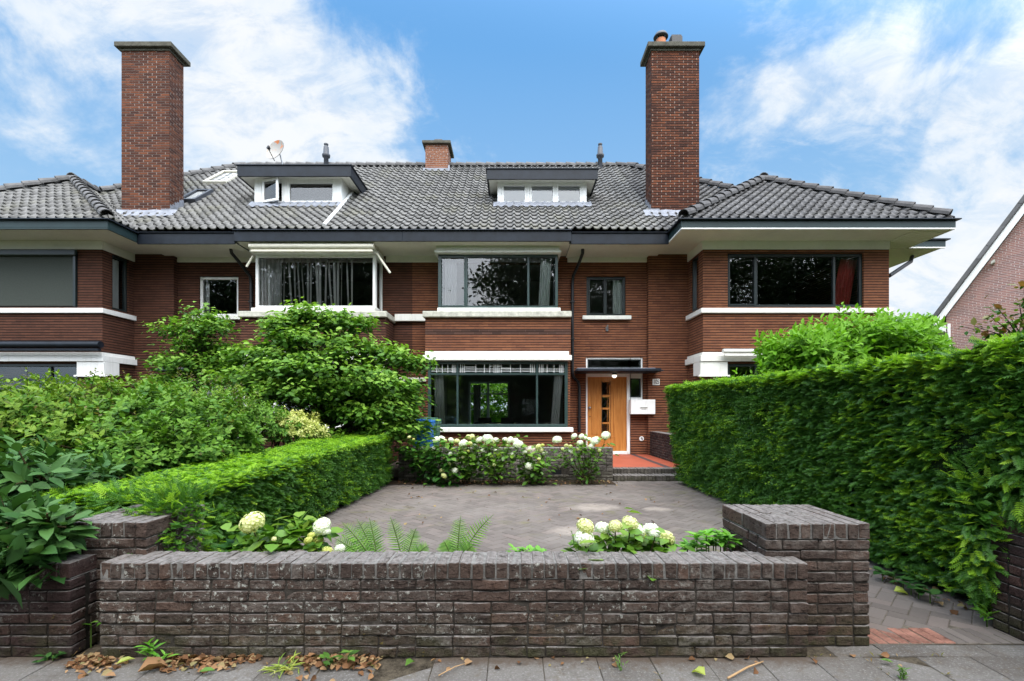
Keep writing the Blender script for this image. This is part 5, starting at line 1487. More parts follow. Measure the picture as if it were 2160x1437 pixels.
    if over: b.box(xa+.10, xa+wd-.1, ya-over+.12, ya+.4, .95, h0-.12)
    chunks.append(mb_chunk(b, 2))
    o = join_np(name, chunks, [M_YEW, M_YEWN, M_CORE], None, (xa + wd/2, (ya+yb)/2, 0), smooth=False)
    return tag(o, label, 'hedge')
hedge('tall clipped yew hedge right of the drive, higher than a person', ((3.02, 3.20), (2.93, 9.25)), (1.80, 1.86), 1.3, .22, 21, 5600, .070, over=.42, new=.22, bulges=(((3.16, 3.02, 1.25), (.10, .20, .55), 230), ((3.13, 3.2, .62), (.12, .12, .48), 150)))
hedge('low clipped yew hedge left of the drive, behind the crumbling pier', ((-2.46, 3.50), (-2.22, 9.0)), (.80, .97), -1.02, .05, 22, 5600, .066, new=.28, bulges=(((-2.28, 3.34, .50), (.20, .30, .34), 230), ((-2.55, 3.42, .72), (.35, .16, .10), 90)))

def whorl_shrub(name, label, clumps, mats, leafsize, seed, per=9, spread=.9, tmpl=LEAF6, faces=LEAF6_F, wide=1.0, base=None, cat='shrub', redtips=0.0, stems=True, shoots=7, droop=.25, depth=.55, group=None, core=True, loc=None, jitter=.5, rshift=0.0):
    """clumps: (center, radii, n shoots).  Leafy shoots stand out from each clump's skin, leaves whorled round every shoot tip"""
    rng = np.random.default_rng(seed)
    T = widen(tmpl, wide)
    chunks = []; b = MB()
    c0 = np.mean([np.array(c) for c, r, n in clumps], 0)
    gz = 0.0 if base is None else base[2]
    root = np.array(base) if base is not None else np.array([c0[0], c0[1], gz])
    for c, r, n in clumps:
        c = np.array(c); r = np.array(r)
        dirs = rand_unit(n, rng)
        dirs[:, 2] = np.where(dirs[:, 2] < -.45, -dirs[:, 2]*.6, dirs[:, 2]); dirs = unit(dirs)
        k = 1 - rng.random(n)**1.6*depth
        bump = 1 + jitter*(vnoise(dirs*2.2 + c, seed)-.5)*2
        tip = c + dirs*r*(k*bump)[:, None]
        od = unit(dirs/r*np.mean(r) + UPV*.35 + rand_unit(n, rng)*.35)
        rb = np.clip(.30 + .40*(k-1+depth)/depth + .25*od[:, 2] + rshift, 0, 1)  # inner leaves darker, upward ones lighter: shade put into the leaf colour
        for j in range(per):
            w = 2*math.pi*j*.382 + rng.random(n)*.8
            a = unit(np.cross(od, np.array([.3, .2, .9]))); bb = np.cross(od, a)
            rad = a*np.cos(w)[:, None] + bb*np.sin(w)[:, None]
            lvl = j/per
            ld = unit(rad*spread + od*(.25 + .9*lvl) - UPV*droop*(1-lvl))
            pos = tip - od*(leafsize*1.3*(1-lvl)) + rad*leafsize*.08
            nr = unit(od + UPV*.5 + rand_unit(n, rng)*.3)
            sz = leafsize*rng.uniform(.45, 1.3, n)*(1.0 - .35*lvl)
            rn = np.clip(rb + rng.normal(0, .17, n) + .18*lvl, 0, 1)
            mi = np.zeros(n, np.int32)
            if redtips and j >= per-4: mi = ((rng.random(n) < redtips) & (od[:, 2] > .15)).astype(np.int32)
            chunks.append(leaf_chunk(pos, ld, nr, sz, T, faces, mi, rn))
        if stems:
            for q in range(shoots):
                i = rng.integers(n)
                p0 = Vector(root + (c-root)*np.array([.25, .25, 0])); p1 = Vector(c + (tip[i]-c)*.2); p2 = Vector(tip[i])
                b.tube([p0 + Vector(rng.normal(0, .03, 3)), (p0+p1)/2 + Vector(rng.normal(0, .06, 3)), p1, p2], [.022, .016, .011, .004], 5, 0)
    if redtips > .1:       # this year's shoots, thin and upright, coppery at the end
        for q in range(26):
            c, r, n = clumps[rng.integers(len(clumps))]; c = np.array(c); r = np.array(r)
            w = rng.random()*6.28; e = np.sqrt(rng.random())*.8
            p0 = c + np.array([math.cos(w)*e*r[0], math.sin(w)*e*r[1], r[2]*.75*math.sqrt(1-e*e)])
            p1 = p0 + np.array([rng.normal(0, .07), rng.normal(0, .07), rng.uniform(.12, .30)])
            b.tube([Vector(p0), Vector(p1)], [.005, .002], 4, 0)
            k = 11; t_ = np.linspace(.1, 1, k); w2 = np.arange(k)*2.4
            pos = p0 + (p1-p0)*t_[:, None]; ld = unit(np.stack([np.cos(w2), np.sin(w2), np.full(k, .55)], 1))
            chunks.append(leaf_chunk(pos, ld, UPV + rand_unit(k, rng)*.4, leafsize*(1.0-.55*t_), T, faces, (t_ > .55).astype(np.int32)*(len(mats) > 1), np.clip(.5 + .3*t_ + rng.normal(0, .1, k), 0, 1)))
    nm = len(mats)
    if stems and b.v: chunks.append(mb_chunk(b, nm))
    o = join_np(name, chunks, list(mats) + [M_STEM], None, tuple(root) if loc is None else loc)
    return tag(o, label, cat, group)

# ---- layered trees next door: trunk, limbs, tiers of leaves
def tiered_tree(label, base, tiers, seed, leaf=.115, mats=None, wide=1.15, per_pad=70, name='tree', lean=(0,0)):
    rng = np.random.default_rng(seed)
    root = empty(name, base, label, 'tree')
    B = np.array(base, dtype=float)
    chunks = []; tb = MB()
    top = max(t[0][2] for t in tiers)
    axis = lambda z: B + np.array([lean[0], lean[1], 0])*((z-B[2])/max(.1, top-B[2])) + np.array([0, 0, z-B[2]])
    T = widen(LEAF6, wide)
    tb.tube([Vector(axis(B[2] + (top-B[2])*k/6.0) + rng.normal(0, .02, 3)) for k in range(7)], [.075, .065, .055, .045, .034, .022, .010], 8)
    for (c, r, n) in tiers:
        c = np.array(c, float); r = np.array(r, float)
        w = rng.random(n)*2*math.pi; q = np.sqrt(rng.random(n))*.95 + .05
        pad = c + np.stack([np.cos(w)*q*r[0], np.sin(w)*q*r[1], r[2]*(1-q**2)*rng.uniform(.2, 1.0, n) - .10*q], 1)
        out = unit(np.stack([np.cos(w), np.sin(w), np.full(n, .25)], 1))
        for i in range(0, n):
            p = pad[i]; m_ = max(10, int(per_pad*rng.uniform(.6, 1.3)))
            dd = rng.normal(0, 1, (m_, 3))*np.array([.16, .16, .085])
            pos = p + dd
            az = rng.random(m_)*2*math.pi
            ld = unit(np.stack([np.cos(az), np.sin(az), -rng.random(m_)*.9], 1) + out[i]*.6)
            nr = unit(UPV*.8 + rand_unit(m_, rng)*.5 + out[i]*.45)
            sz = leaf*rng.uniform(.6, 1.25, m_)
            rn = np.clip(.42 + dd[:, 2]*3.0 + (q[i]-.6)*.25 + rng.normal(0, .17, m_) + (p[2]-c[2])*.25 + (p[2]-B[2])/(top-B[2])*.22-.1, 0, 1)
            chunks.append(leaf_chunk(pos, ld, nr, sz, T, LEAF6_F, 0, rn))
            if rng.random() < .5:
                a0 = axis(max(B[2]+.3, p[2]-.35-.3*rng.random())); mid = (a0 + p)/2 + np.array([0, 0, -.06])
                tb.tube([Vector(a0), Vector(mid + rng.normal(0, .04, 3)), Vector(p)], [.024, .014, .005], 5)
    join_np('crown', chunks, mats or [M_MAG], root)
    tb.build('trunk', M_TRUNK, root)
    return root
def tr(px, py, d, rx, ry, rz, n):       # a tier by its place in the survey
    return (tuple(P(px, py, d)), (rx, ry, rz), n)
D1 = 9.6
tiers = [tr(668, 668, D1, .42, .45, .28, 10), tr(620, 690, D1-.1, .42, .5, .25, 9), tr(730, 680, D1+.1, .42, .5, .22, 9), tr(675, 720, D1, .95, .9, .28, 22),
         tr(580, 750, D1-.2, .75, .8, .25, 16), tr(770, 745, D1, .75, .8, .30, 16), tr(680, 775, D1-.4, 1.1, .9, .30, 28), tr(835, 762, D1+.1, .50, .5, .2, 7),
         tr(540, 795, D1-.2, .65, .7, .2, 12), tr(790, 805, D1-.1, .80, .9, .3, 20), tr(640, 825, D1-.6, 1.0, .8, .25, 22), tr(800, 858, D1-.2, .78, .8, .28, 18), tr(700, 870, D1-.5, 1.0, .8, .2, 14),
         tr(850, 895, D1-.1, .45, .6, .25, 9), tr(760, 905, D1-.3, .85, .7, .25, 12), tr(505, 790, D1, .35, .4, .12, 5), tr(690, 830, D1-.2, 1.25, .8, .5, 34), tr(760, 870, D1, 1.0, .8, .4, 22), tr(840, 840, D1, .5, .6, .35, 10)]
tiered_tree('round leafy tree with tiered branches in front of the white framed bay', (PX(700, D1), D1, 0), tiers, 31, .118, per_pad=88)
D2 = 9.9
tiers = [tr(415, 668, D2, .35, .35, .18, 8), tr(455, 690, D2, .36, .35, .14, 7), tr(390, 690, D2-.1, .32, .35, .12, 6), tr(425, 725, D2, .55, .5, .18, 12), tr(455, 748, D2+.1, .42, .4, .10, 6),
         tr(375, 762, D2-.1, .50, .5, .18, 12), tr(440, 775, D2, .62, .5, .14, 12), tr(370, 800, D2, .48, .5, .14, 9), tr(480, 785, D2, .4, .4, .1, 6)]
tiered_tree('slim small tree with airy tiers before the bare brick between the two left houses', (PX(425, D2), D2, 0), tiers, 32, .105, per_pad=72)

# ---- mixed shrubs behind the low hedge, on the left
def cl(px, py, d, rx, ry, rz, n): return (tuple(P(px, py, d)), (rx, ry, rz), n)
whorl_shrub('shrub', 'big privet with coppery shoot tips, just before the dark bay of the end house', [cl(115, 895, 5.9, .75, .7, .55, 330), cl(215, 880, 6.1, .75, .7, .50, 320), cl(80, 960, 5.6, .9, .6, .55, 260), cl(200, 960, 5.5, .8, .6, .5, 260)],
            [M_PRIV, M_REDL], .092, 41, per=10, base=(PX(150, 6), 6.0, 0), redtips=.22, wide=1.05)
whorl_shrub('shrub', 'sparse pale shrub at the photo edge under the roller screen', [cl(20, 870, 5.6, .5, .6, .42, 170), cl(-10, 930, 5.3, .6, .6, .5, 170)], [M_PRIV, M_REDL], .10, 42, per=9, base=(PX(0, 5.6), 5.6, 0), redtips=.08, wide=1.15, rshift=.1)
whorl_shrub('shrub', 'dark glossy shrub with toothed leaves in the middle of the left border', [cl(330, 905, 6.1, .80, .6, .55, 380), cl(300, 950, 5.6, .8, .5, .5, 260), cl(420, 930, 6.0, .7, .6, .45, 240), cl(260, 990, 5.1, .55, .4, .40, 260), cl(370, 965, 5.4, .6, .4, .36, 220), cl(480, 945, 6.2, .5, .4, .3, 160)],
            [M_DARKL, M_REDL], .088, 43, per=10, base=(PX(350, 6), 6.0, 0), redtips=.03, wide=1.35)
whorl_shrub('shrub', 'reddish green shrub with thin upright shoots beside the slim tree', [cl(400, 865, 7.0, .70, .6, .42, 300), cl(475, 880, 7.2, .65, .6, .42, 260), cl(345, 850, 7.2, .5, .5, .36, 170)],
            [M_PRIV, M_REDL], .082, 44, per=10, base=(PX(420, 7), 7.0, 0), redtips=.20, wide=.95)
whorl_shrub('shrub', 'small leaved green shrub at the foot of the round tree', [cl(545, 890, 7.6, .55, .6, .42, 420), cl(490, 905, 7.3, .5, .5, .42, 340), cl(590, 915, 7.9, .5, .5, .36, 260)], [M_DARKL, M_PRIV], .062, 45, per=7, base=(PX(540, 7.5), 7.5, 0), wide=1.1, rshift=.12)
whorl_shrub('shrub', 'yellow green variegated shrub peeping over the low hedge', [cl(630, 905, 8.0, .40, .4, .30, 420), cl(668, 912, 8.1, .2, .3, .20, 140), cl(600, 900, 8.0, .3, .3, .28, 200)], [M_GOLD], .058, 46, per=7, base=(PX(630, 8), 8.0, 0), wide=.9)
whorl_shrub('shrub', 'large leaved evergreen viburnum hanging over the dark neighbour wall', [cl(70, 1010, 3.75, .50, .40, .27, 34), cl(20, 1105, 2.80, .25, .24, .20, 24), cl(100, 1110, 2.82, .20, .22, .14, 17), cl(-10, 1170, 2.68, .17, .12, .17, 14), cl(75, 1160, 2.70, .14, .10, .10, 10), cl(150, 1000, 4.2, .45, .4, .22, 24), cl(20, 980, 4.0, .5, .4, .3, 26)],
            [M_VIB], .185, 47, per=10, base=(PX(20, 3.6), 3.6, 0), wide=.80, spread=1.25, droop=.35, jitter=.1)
# ---- right side
D3 = 8.6
whorl_shrub('shrub', 'big bright laurel rising behind the tall hedge', [cl(1800, 735, D3, 1.15, .9, .62, 520), cl(1690, 752, D3-.2, .8, .8, .50, 330), cl(1880, 728, D3+.2, .75, .8, .55, 300), cl(1760, 800, D3-.3, 1.6, .9, .7, 300), cl(1950, 745, D3+.3, .42, .5, .35, 130)],
            [M_LAUR], .17, 51, per=8, base=(PX(1800, D3), D3, 0), wide=.86, rshift=.12, cat='shrub')
b_ = whorl_shrub('shrub', 'distant pale green treetop between the laurel and the gable house', [cl(1946, 690, 15, .35, .4, .42, 150), cl(1890, 700, 15.4, .5, .4, .45, 150)], [M_LAUR], .15, 52, per=6, base=(PX(1930, 15), 15, 0), rshift=.1, cat='tree')
# twiggy maple at the right edge
rng = np.random.default_rng(61)
MR = empty('maple', (PX(2150, 6.0), 6.0, 0), 'young maple with sparse reddish green leaves over the tall hedge', 'tree')
tb = MB(); pos = []; dr = []
B0 = P(2165, 735, 5.8)
for tip in [(2055, 688), (2096, 640), (2075, 715), (2130, 668), (2150, 640), (2105, 700), (2160, 600), (2035, 690), (2120, 725), (2158, 690), (2085, 665), (2150, 715)]:
    p1 = P(tip[0], tip[1], 5.8 + rng.normal(0, .15)); mid = (B0+p1)/2 + Vector((0, 0, .03))
    tb.tube([B0, mid, p1], [.012, .007, .003], 5)
    for k in range(22):
        t_ = .35 + .65*rng.random(); q = np.array(B0.lerp(p1, t_)); pos.append(q + rng.normal(0, .035, 3)); dr.append(unit(np.array(p1-B0)) + rng.normal(0, .7, 3) - UPV*.3)
tb.tube([(B0.x+.25, B0.y+.1, 0), (B0.x+.15, B0.y+.05, 1.4), B0], [.05, .03, .014], 7)
tb.build('trunk', M_TRUNK, MR)
pos = np.array(pos); dr = unit(np.array(dr)); n = len(pos)
join_np('crown', [leaf_chunk(pos, dr, unit(UPV + rand_unit(n)*.5), .085*rng.uniform(.6, 1.3, n), widen(LEAF6, 1.2), LEAF6_F, (rng.random(n) < .35).astype(np.int32))], [M_PRIV, M_REDL], MR)

# ---- hydrangeas
def floret_head(name, mat, seed, nfl=120):
    rng = np.random.default_rng(seed)
    k = np.arange(nfl)+.5; ph = np.arccos(1-1.72*k/nfl); th = math.pi*(1+5**.5)*k
    dirs = np.stack([np.cos(th)*np.sin(ph), np.sin(th)*np.sin(ph), np.cos(ph)], 1)
    dirs = unit(dirs + rng.normal(0, .06, dirs.shape))
    c = dirs*np.array([.5, .5, .40])*rng.uniform(.86, 1.05, nfl)[:, None]
    T = [(0,0,.0), (-.5,.35,.09), (0,.8,.02), (.5,.35,.09)]
    ch = []
    for q in range(4):
        a = unit(np.cross(dirs, np.array([.21, .33, .92]))); b = np.cross(dirs, a); w = q*math.pi/2 + rng.random(nfl)*.0 + th
        rad = a*np.cos(w)[:, None] + b*np.sin(w)[:, None]
        ch.append(leaf_chunk(c, unit(rad + dirs*.18), dirs, .118*rng.uniform(.8, 1.25, nfl), T, [(0,1,2,3)], 0, np.clip(.35 + .45*dirs[:, 2] + rng.normal(0, .18, nfl), 0, 1)))
    b = MB(); b.lathe((0,0,0), [(.0,-.30), (.30,-.22), (.40,-.02), (.34,.18), (.18,.30), (0,.34)], 10)
    ch.append(mb_chunk(b, 0))
    o = join_np(name, ch, [mat], None, (0,0,0), smooth=False)
    me = o.data; bpy.data.objects.remove(o); return me
HEAD = {'w': floret_head('hydrangea head', M_PETW, 1), 'c': floret_head('hydrangea head', M_PETC, 2), 'y': floret_head('hydrangea head', M_PETY, 3, 80), 'p': floret_head('hydrangea head', M_PETP, 4)}
def hydrangea(label, base, heads, nleaf, seed, spreadx=.35, leaf=.13, zlow=.15, d=None, mats=None, group='hydrangeas in flower', fill=None):
    rng = np.random.default_rng(seed)
    root = empty('hydrangea', base, label, 'hydrangea', group)
    sb = MB(); chunks = []; B = np.array(base, float); lp = []; ldr = []
    tips = [np.array(P(px, py, dd)) for px, py, r, kk, dd in heads]
    for (px, py, r, kk, dd), t in zip(heads, tips):
        s = 2*r*dd/FL*(1.18 if dd > 6 else 1.0)
        o = link('flower_head', HEAD[kk], root); o.location = Vector(t) - Vector(base); o.scale = (s, s, s*.95)
        o.rotation_euler = (rng.normal(.35, .2), rng.normal(0, .25), rng.random()*6.28)
        if r*dd/FL > .03:
            foot = B + rng.normal(0, .05, 3)*np.array([1, 1, 0]); mid = (foot+t)/2 + np.array([(t[0]-foot[0])*.18, 0, 0])
            sb.tube([Vector(foot), Vector(mid), Vector(t) - Vector((0, 0, s*.25))], [.007, .006, .004], 5)
        for q in range(7): lp.append(t + np.array([0, .05, -.05-.05*q]) + rng.normal(0, .04, 3)*np.array([1,.4,.5])); ldr.append((rng.normal(0, 1, 3)*np.array([1,1,.25])) + np.array([0,0,-.15]))
    tips = np.array(tips); top = tips[:, 2].max()
    for q in range(nleaf):
        t = tips[rng.integers(len(tips))]; f = rng.random()**.8
        c = B + (t-B)*(zlow + (1-zlow)*f) + rng.normal(0, 1, 3)*np.array([spreadx*.35, .12, .06])
        lp.append(c); ldr.append(rng.normal(0, 1, 3)*np.array([1,1,.3]) + np.array([0, -.35, -.1]))
    for px, py, dd, sx, sz, m_ in (fill or []):
        c = np.array(P(px, py, dd))
        for q in range(m_): lp.append(c + rng.normal(0, 1, 3)*np.array([sx, sx*.6, sz])); ldr.append(rng.normal(0, 1, 3)*np.array([1,1,.35]) + np.array([0, -.2, .1]))
    lp = np.array(lp); ldr = unit(np.array(ldr)); n = len(lp)
    lp[:, 2] = np.maximum(lp[:, 2], .04)
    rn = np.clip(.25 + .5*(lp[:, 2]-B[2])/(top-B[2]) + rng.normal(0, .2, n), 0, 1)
    join_np('foliage', [leaf_chunk(lp, ldr, unit(UPV + rand_unit(n, rng)*.5), leaf*rng.uniform(.55, 1.2, n), widen(LEAF6, 1.25), LEAF6_F, 0, rn)], [M_HYD] if mats is None else mats, root)
    sb.build('stem', M_STEM, root)
    return root
def H1(lst, d0=8.90, s=3.993, ox=860, oy=720):
    return [(ox + x/s, oy + y/s, r/s, k, d0 + random.uniform(-.18, .12)) for x, y, r, k in lst]
hA = H1([(215,903,17,'w'),(240,828,26,'w'),(285,822,26,'w'),(365,830,20,'w'),(293,1092,23,'c'),(395,1090,27,'w'),(305,1135,22,'c'),(345,1035,17,'c'),(360,950,17,'w'),(315,838,14,'c'),(12,808,14,'c'),(50,825,10,'y'),(305,985,9,'y')])
hB = H1([(415,842,22,'c'),(470,862,34,'w'),(515,808,22,'c'),(545,800,18,'c'),(570,890,27,'w'),(605,832,28,'w'),(635,920,20,'w'),(640,885,18,'w'),(525,862,18,'c'),(430,957,19,'c'),(468,975,15,'c'),(480,915,11,'y'),(510,925,12,'y'),(445,905,14,'c'),(560,830,12,'y')])
hC = H1([(675,822,40,'w'),(710,855,22,'c'),(745,832,22,'w'),(660,860,16,'c'),(735,920,16,'w'),(705,968,13,'y'),(780,960,10,'y'),(730,1042,14,'c'),(820,828,20,'w'),(850,880,17,'c'),(862,832,26,'w'),(885,957,22,'w')])
hD = H1([(905,838,24,'w'),(930,868,38,'w'),(975,890,20,'w'),(1035,918,36,'p'),(1100,888,22,'c'),(1118,915,23,'c'),(1135,876,15,'y'),(1155,945,20,'w'),(1035,970,21,'c'),(1025,1050,33,'w'),(1018,1090,28,'w'),(1105,990,14,'c'),(1100,1022,11,'y'),(1140,1035,14,'c'),(985,935,16,'w')])
hE = H1([(1258,830,34,'w'),(1402,798,22,'w'),(1463,800,21,'w'),(1490,815,18,'w'),(1580,838,36,'w'),(1525,828,20,'w'),(1450,855,23,'w'),(1668,792,32,'w'),(1545,885,24,'w'),(1372,930,20,'w'),(1335,880,16,'c'),(1370,888,16,'c'),(1303,908,14,'c'),(1430,912,15,'c'),(1612,918,15,'c')], 8.98)
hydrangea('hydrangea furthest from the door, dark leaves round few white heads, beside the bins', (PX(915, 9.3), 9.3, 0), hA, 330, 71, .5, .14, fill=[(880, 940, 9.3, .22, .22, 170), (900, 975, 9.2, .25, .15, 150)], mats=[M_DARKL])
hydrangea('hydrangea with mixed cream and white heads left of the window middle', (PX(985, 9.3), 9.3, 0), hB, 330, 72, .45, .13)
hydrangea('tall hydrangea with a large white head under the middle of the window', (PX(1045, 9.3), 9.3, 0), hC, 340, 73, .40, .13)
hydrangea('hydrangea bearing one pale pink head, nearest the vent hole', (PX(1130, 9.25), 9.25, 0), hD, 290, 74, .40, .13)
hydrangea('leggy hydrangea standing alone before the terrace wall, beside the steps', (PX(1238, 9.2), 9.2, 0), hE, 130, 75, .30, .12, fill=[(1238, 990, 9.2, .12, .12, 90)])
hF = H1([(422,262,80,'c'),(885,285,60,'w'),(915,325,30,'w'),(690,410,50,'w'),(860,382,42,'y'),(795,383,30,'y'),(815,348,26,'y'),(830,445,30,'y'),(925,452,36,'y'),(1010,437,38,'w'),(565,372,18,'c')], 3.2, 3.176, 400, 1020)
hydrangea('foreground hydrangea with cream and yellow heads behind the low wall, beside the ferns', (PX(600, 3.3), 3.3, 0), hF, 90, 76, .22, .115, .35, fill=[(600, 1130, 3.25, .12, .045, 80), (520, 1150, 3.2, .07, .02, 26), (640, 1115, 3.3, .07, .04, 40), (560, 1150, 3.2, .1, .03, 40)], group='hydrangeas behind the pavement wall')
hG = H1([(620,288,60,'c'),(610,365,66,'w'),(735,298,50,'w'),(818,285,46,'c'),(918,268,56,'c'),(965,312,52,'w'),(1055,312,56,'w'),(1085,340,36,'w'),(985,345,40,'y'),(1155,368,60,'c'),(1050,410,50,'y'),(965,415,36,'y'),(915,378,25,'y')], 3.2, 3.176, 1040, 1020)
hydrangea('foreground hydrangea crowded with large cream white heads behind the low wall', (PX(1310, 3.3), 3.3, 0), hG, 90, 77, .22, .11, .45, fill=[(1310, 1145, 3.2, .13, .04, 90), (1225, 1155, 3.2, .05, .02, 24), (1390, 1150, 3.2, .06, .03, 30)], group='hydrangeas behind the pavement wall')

# ---- ferns: arching fronds with two rows of pinnae
def fern(label, base, tips, seed, wid=.055):
    rng = np.random.default_rng(seed)
    B = Vector(base); b = MB(); pos = []; d = []; nr = []; sz = []
    for tip, bow in tips:
        T_ = Vector(tip); M_ = (B+T_)/2 + Vector((bow[0], bow[1], .06))
        pts = [B*(1-t)**2 + M_*(2*t*(1-t)) + T_*t*t for t in np.linspace(0, 1, 12)]
        b.tube(pts, [.004]*9 + [.003, .002, .001], 5)
        n = 22
        for i in range(n):
            t = .10 + .90*i/(n-1)
            p = B*(1-t)**2 + M_*(2*t*(1-t)) + T_*t*t
            tg = ((M_-B)*(1-t) + (T_-M_)*t).normalized()
            side = tg.cross(Vector((.15, -.9, .35))).normalized()
            for s in (-1, 1):
                dr = (side*s + tg*.42 + Vector((0, -.05, -.10))).normalized()
                pos.append(p); d.append(dr); nr.append(side.cross(tg)); sz.append(wid*math.sin(math.pi*min(.98, .18+.82*t))**.7*2*(1 if t < .9 else .6)*rng.uniform(.85, 1.1))
    n = len(pos)
    PT = [(0,0,0), (-.06,.06,.01), (-.065,.4,.0), (0,1,-.12), (.065,.4,.0), (.06,.06,.01)]
    root = empty('fern', base, label, 'fern', 'ferns behind the pavement wall')
    join_np('frond', [leaf_chunk(np.array(pos), unit(np.array([tuple(x) for x in d])), np.array([tuple(x) for x in nr]), np.array(sz), PT, [(0,1,2),(0,2,3),(0,3,4),(0,4,5)], 0, np.clip(rng.normal(.5, .22, n), 0, 1))], [M_FERN], root, smooth=False)
    b.build('stalk', M_GSTEM, root)
FD = 3.16
fern('dark green fern, nearest the cream hydrangea', (PX(800, FD), FD, .35), [(P(721, 1102, FD), (-.01, .0)), (P(753, 1096, FD+.03), (-.01, .02)), (P(779, 1093, FD+.05), (-.0, 0)), (P(705, 1135, FD), (-.04, 0))], 81, .040)
fern('middle fern with one tall upright frond', (PX(853, FD), FD, .35), [(P(823, 1090, FD), (.0, .0)), (P(878, 1114, FD+.03), (.0, .02)), (P(905, 1150, FD), (.02, 0))], 82, .037)
fern('brightest fern with a long frond arching to the drive middle', (PX(962, FD), FD, .35), [(P(972, 1088, FD+.03), (.0, .0)), (P(1041, 1086, FD), (-.03, .0)), (P(935, 1140, FD), (-.01, 0)), (P(1000, 1150, FD-.02), (.0, 0))], 83, .042)
# ---- leafy perennials in the bed
def rosette(label, spots, mat, leaf, seed, name='perennial', wide=.8, per=9, group=None, cat='plant', zb=.0, up=.5):
    rng = np.random.default_rng(seed); ch = []; b = MB()
    for (x, y, z) in spots:
        n = per; w = rng.random(n)*6.28
        d = unit(np.stack([np.cos(w), np.sin(w), rng.uniform(.0, 1.2, n)*up], 1))
        p = np.tile([x, y, z], (n, 1)) + rng.normal(0, .012, (n, 3))
        ch.append(leaf_chunk(p, d, unit(UPV + d*-.3 + rand_unit(n, rng)*.2), leaf*rng.uniform(.6, 1.2, n), widen(LEAF6, wide), LEAF6_F, 0, np.clip(rng.normal(.55, .25, n), 0, 1)))
        b.tube([(x, y, zb), (x, y, z)], .004, 5)
    ch.append(mb_chunk(b, 1))
    x, y, z = np.mean(np.array(spots), 0)
    o = join_np(name, ch, [mat, M_GSTEM], None, (x, y, zb)); return tag(o, label, cat, group)
rng = np.random.default_rng(90)
rosette('bushy light green plant behind the wall, against the square pier', [tuple(P(px, py, 3.22+rng.normal(0, .04))) for px, py in [(1450,1150),(1470,1135),(1490,1130),(1510,1128),(1530,1132),(1545,1145),(1480,1155),(1505,1150),(1528,1155),(1440,1160),(1462,1160),(1495,1142),(1520,1142)]], M_LIME, .10, 91, per=11)
rosette('low light green leaves just showing over the wall between fern and hydrangea', [tuple(P(px, 1166, 3.1)) for px in (1082, 1096, 1110, 1124, 1138)], M_LIME, .075, 92, per=9)
rosette('glossy low plant with broad dark leaves at the left end of the foreground bed', [tuple(P(px, py, 3.2)) for px, py in [(478,1160),(500,1152),(520,1158),(490,1168)]], M_DARKL, .12, 93, per=7, wide=1.1)
rosette('trailing plant with grey green leaves under the tall hedge', [(PX(px, d), d, .07) for px, d in ((1862, 3.95), (1885, 3.88), (1905, 3.76), (1922, 3.66), (1938, 3.58), (1962, 3.5))], M_VIB, .10, 94, per=7, wide=1.2, up=.25)
rosette('little spiky weed at the foot of the dark pier across the path', [(PX(2082, 3.12), 3.12, .09), (PX(2082, 3.12), 3.12, .05)], M_LIME, .09, 95, per=8, wide=.4, up=.9, cat='weed', name='weed')
rosette('small bright weed growing from the foot of the wall among dead leaves', [(PX(315, 2.68), 2.68, .05), (PX(318, 2.68), 2.68, .09), (PX(338, 2.66), 2.66, .03)], M_LIME, .075, 96, per=9, wide=.55, up=.9, cat='weed', name='weed')
rosette('seedling with three leaves in the gap between wall and pier', [(PX(192, 2.85), 2.85, .14)], M_LIME, .06, 97, per=5, wide=.8, up=.7, cat='weed', name='weed')
rosette('round leaved weed before the dark neighbour wall', [(PX(112, 2.70), 2.70, .03), (PX(100, 2.70), 2.70, .02)], M_VIB, .05, 98, per=7, wide=1.3, cat='weed', name='weed')
rosette('soft green weed in the joint below the pier', [(PX(1907, 2.52), 2.52, .03), (PX(1900, 2.52), 2.52, .02)], M_WEED, .04, 99, per=14, wide=.4, up=1.2, cat='weed', name='weed')
rosette('thin weed standing in a paving joint below the wall middle', [(PX(1307, 2.63), 2.63, .05), (PX(1310, 2.60), 2.60, .02)], M_WEED, .035, 100, per=12, wide=.4, up=1.2, cat='weed', name='weed')
rosette('broad leaved weed among the litter below the wall', [(PX(690, 2.62), 2.62, .04), (PX(735, 2.66), 2.66, .05)], M_WEED, .06, 101, per=8, wide=1.0, cat='weed', name='weed')
rosette('yellowing grass tuft in the leaf litter below the wall', [(PX(p, 2.60), 2.60, .012) for p in (585, 600, 612)], M_GOLD, .085, 102, per=16, wide=.16, up=.5, cat='weed', name='weed')

# ---- litter
def curl(n, rng): return None
def scatter_flat(name, pts, mat, size, seed, wide=1.0, kind='stuff', label=None, cat=None, lift=.012):
    rng = np.random.default_rng(seed); p = np.array(pts); n = len(p)
    w = rng.random(n)*6.28; d = unit(np.stack([np.cos(w), np.sin(w), rng.normal(0, .22, n)], 1))
    p = p + np.array([0, 0, 1])*(lift*rng.uniform(.3, 1.6, n))[:, None]
    T = [(x*1.5*wide, y, z*2.2 + .10*abs(x)) for x, y, z in LEAF6]
    o = join_np(name, [leaf_chunk(p, d, unit(UPV + rng.normal(0, .42, (n, 3))), size*rng.uniform(.4, 1.25, n), T, LEAF6_F, 0)], [mat], None, tuple(p.mean(0)))
    return tag(o, label, cat, kind=kind)
pts = []
while len(pts) < 620:
    x = rng.uniform(PX(150, 2.65), PX(800, 2.65)); y = 2.735 - abs(rng.normal(0, .075))
    if vnoise(np.array([[x*4.5, y*5, 0]]), 5)[0] > .40: pts.append((x, y, .0))
pts += [(rng.uniform(-2, 2.2), 2.735-abs(rng.normal(0, .05)), 0) for _ in range(40)]
scatter_flat('fallen_leaves', pts, M_DEAD, .042, 111)
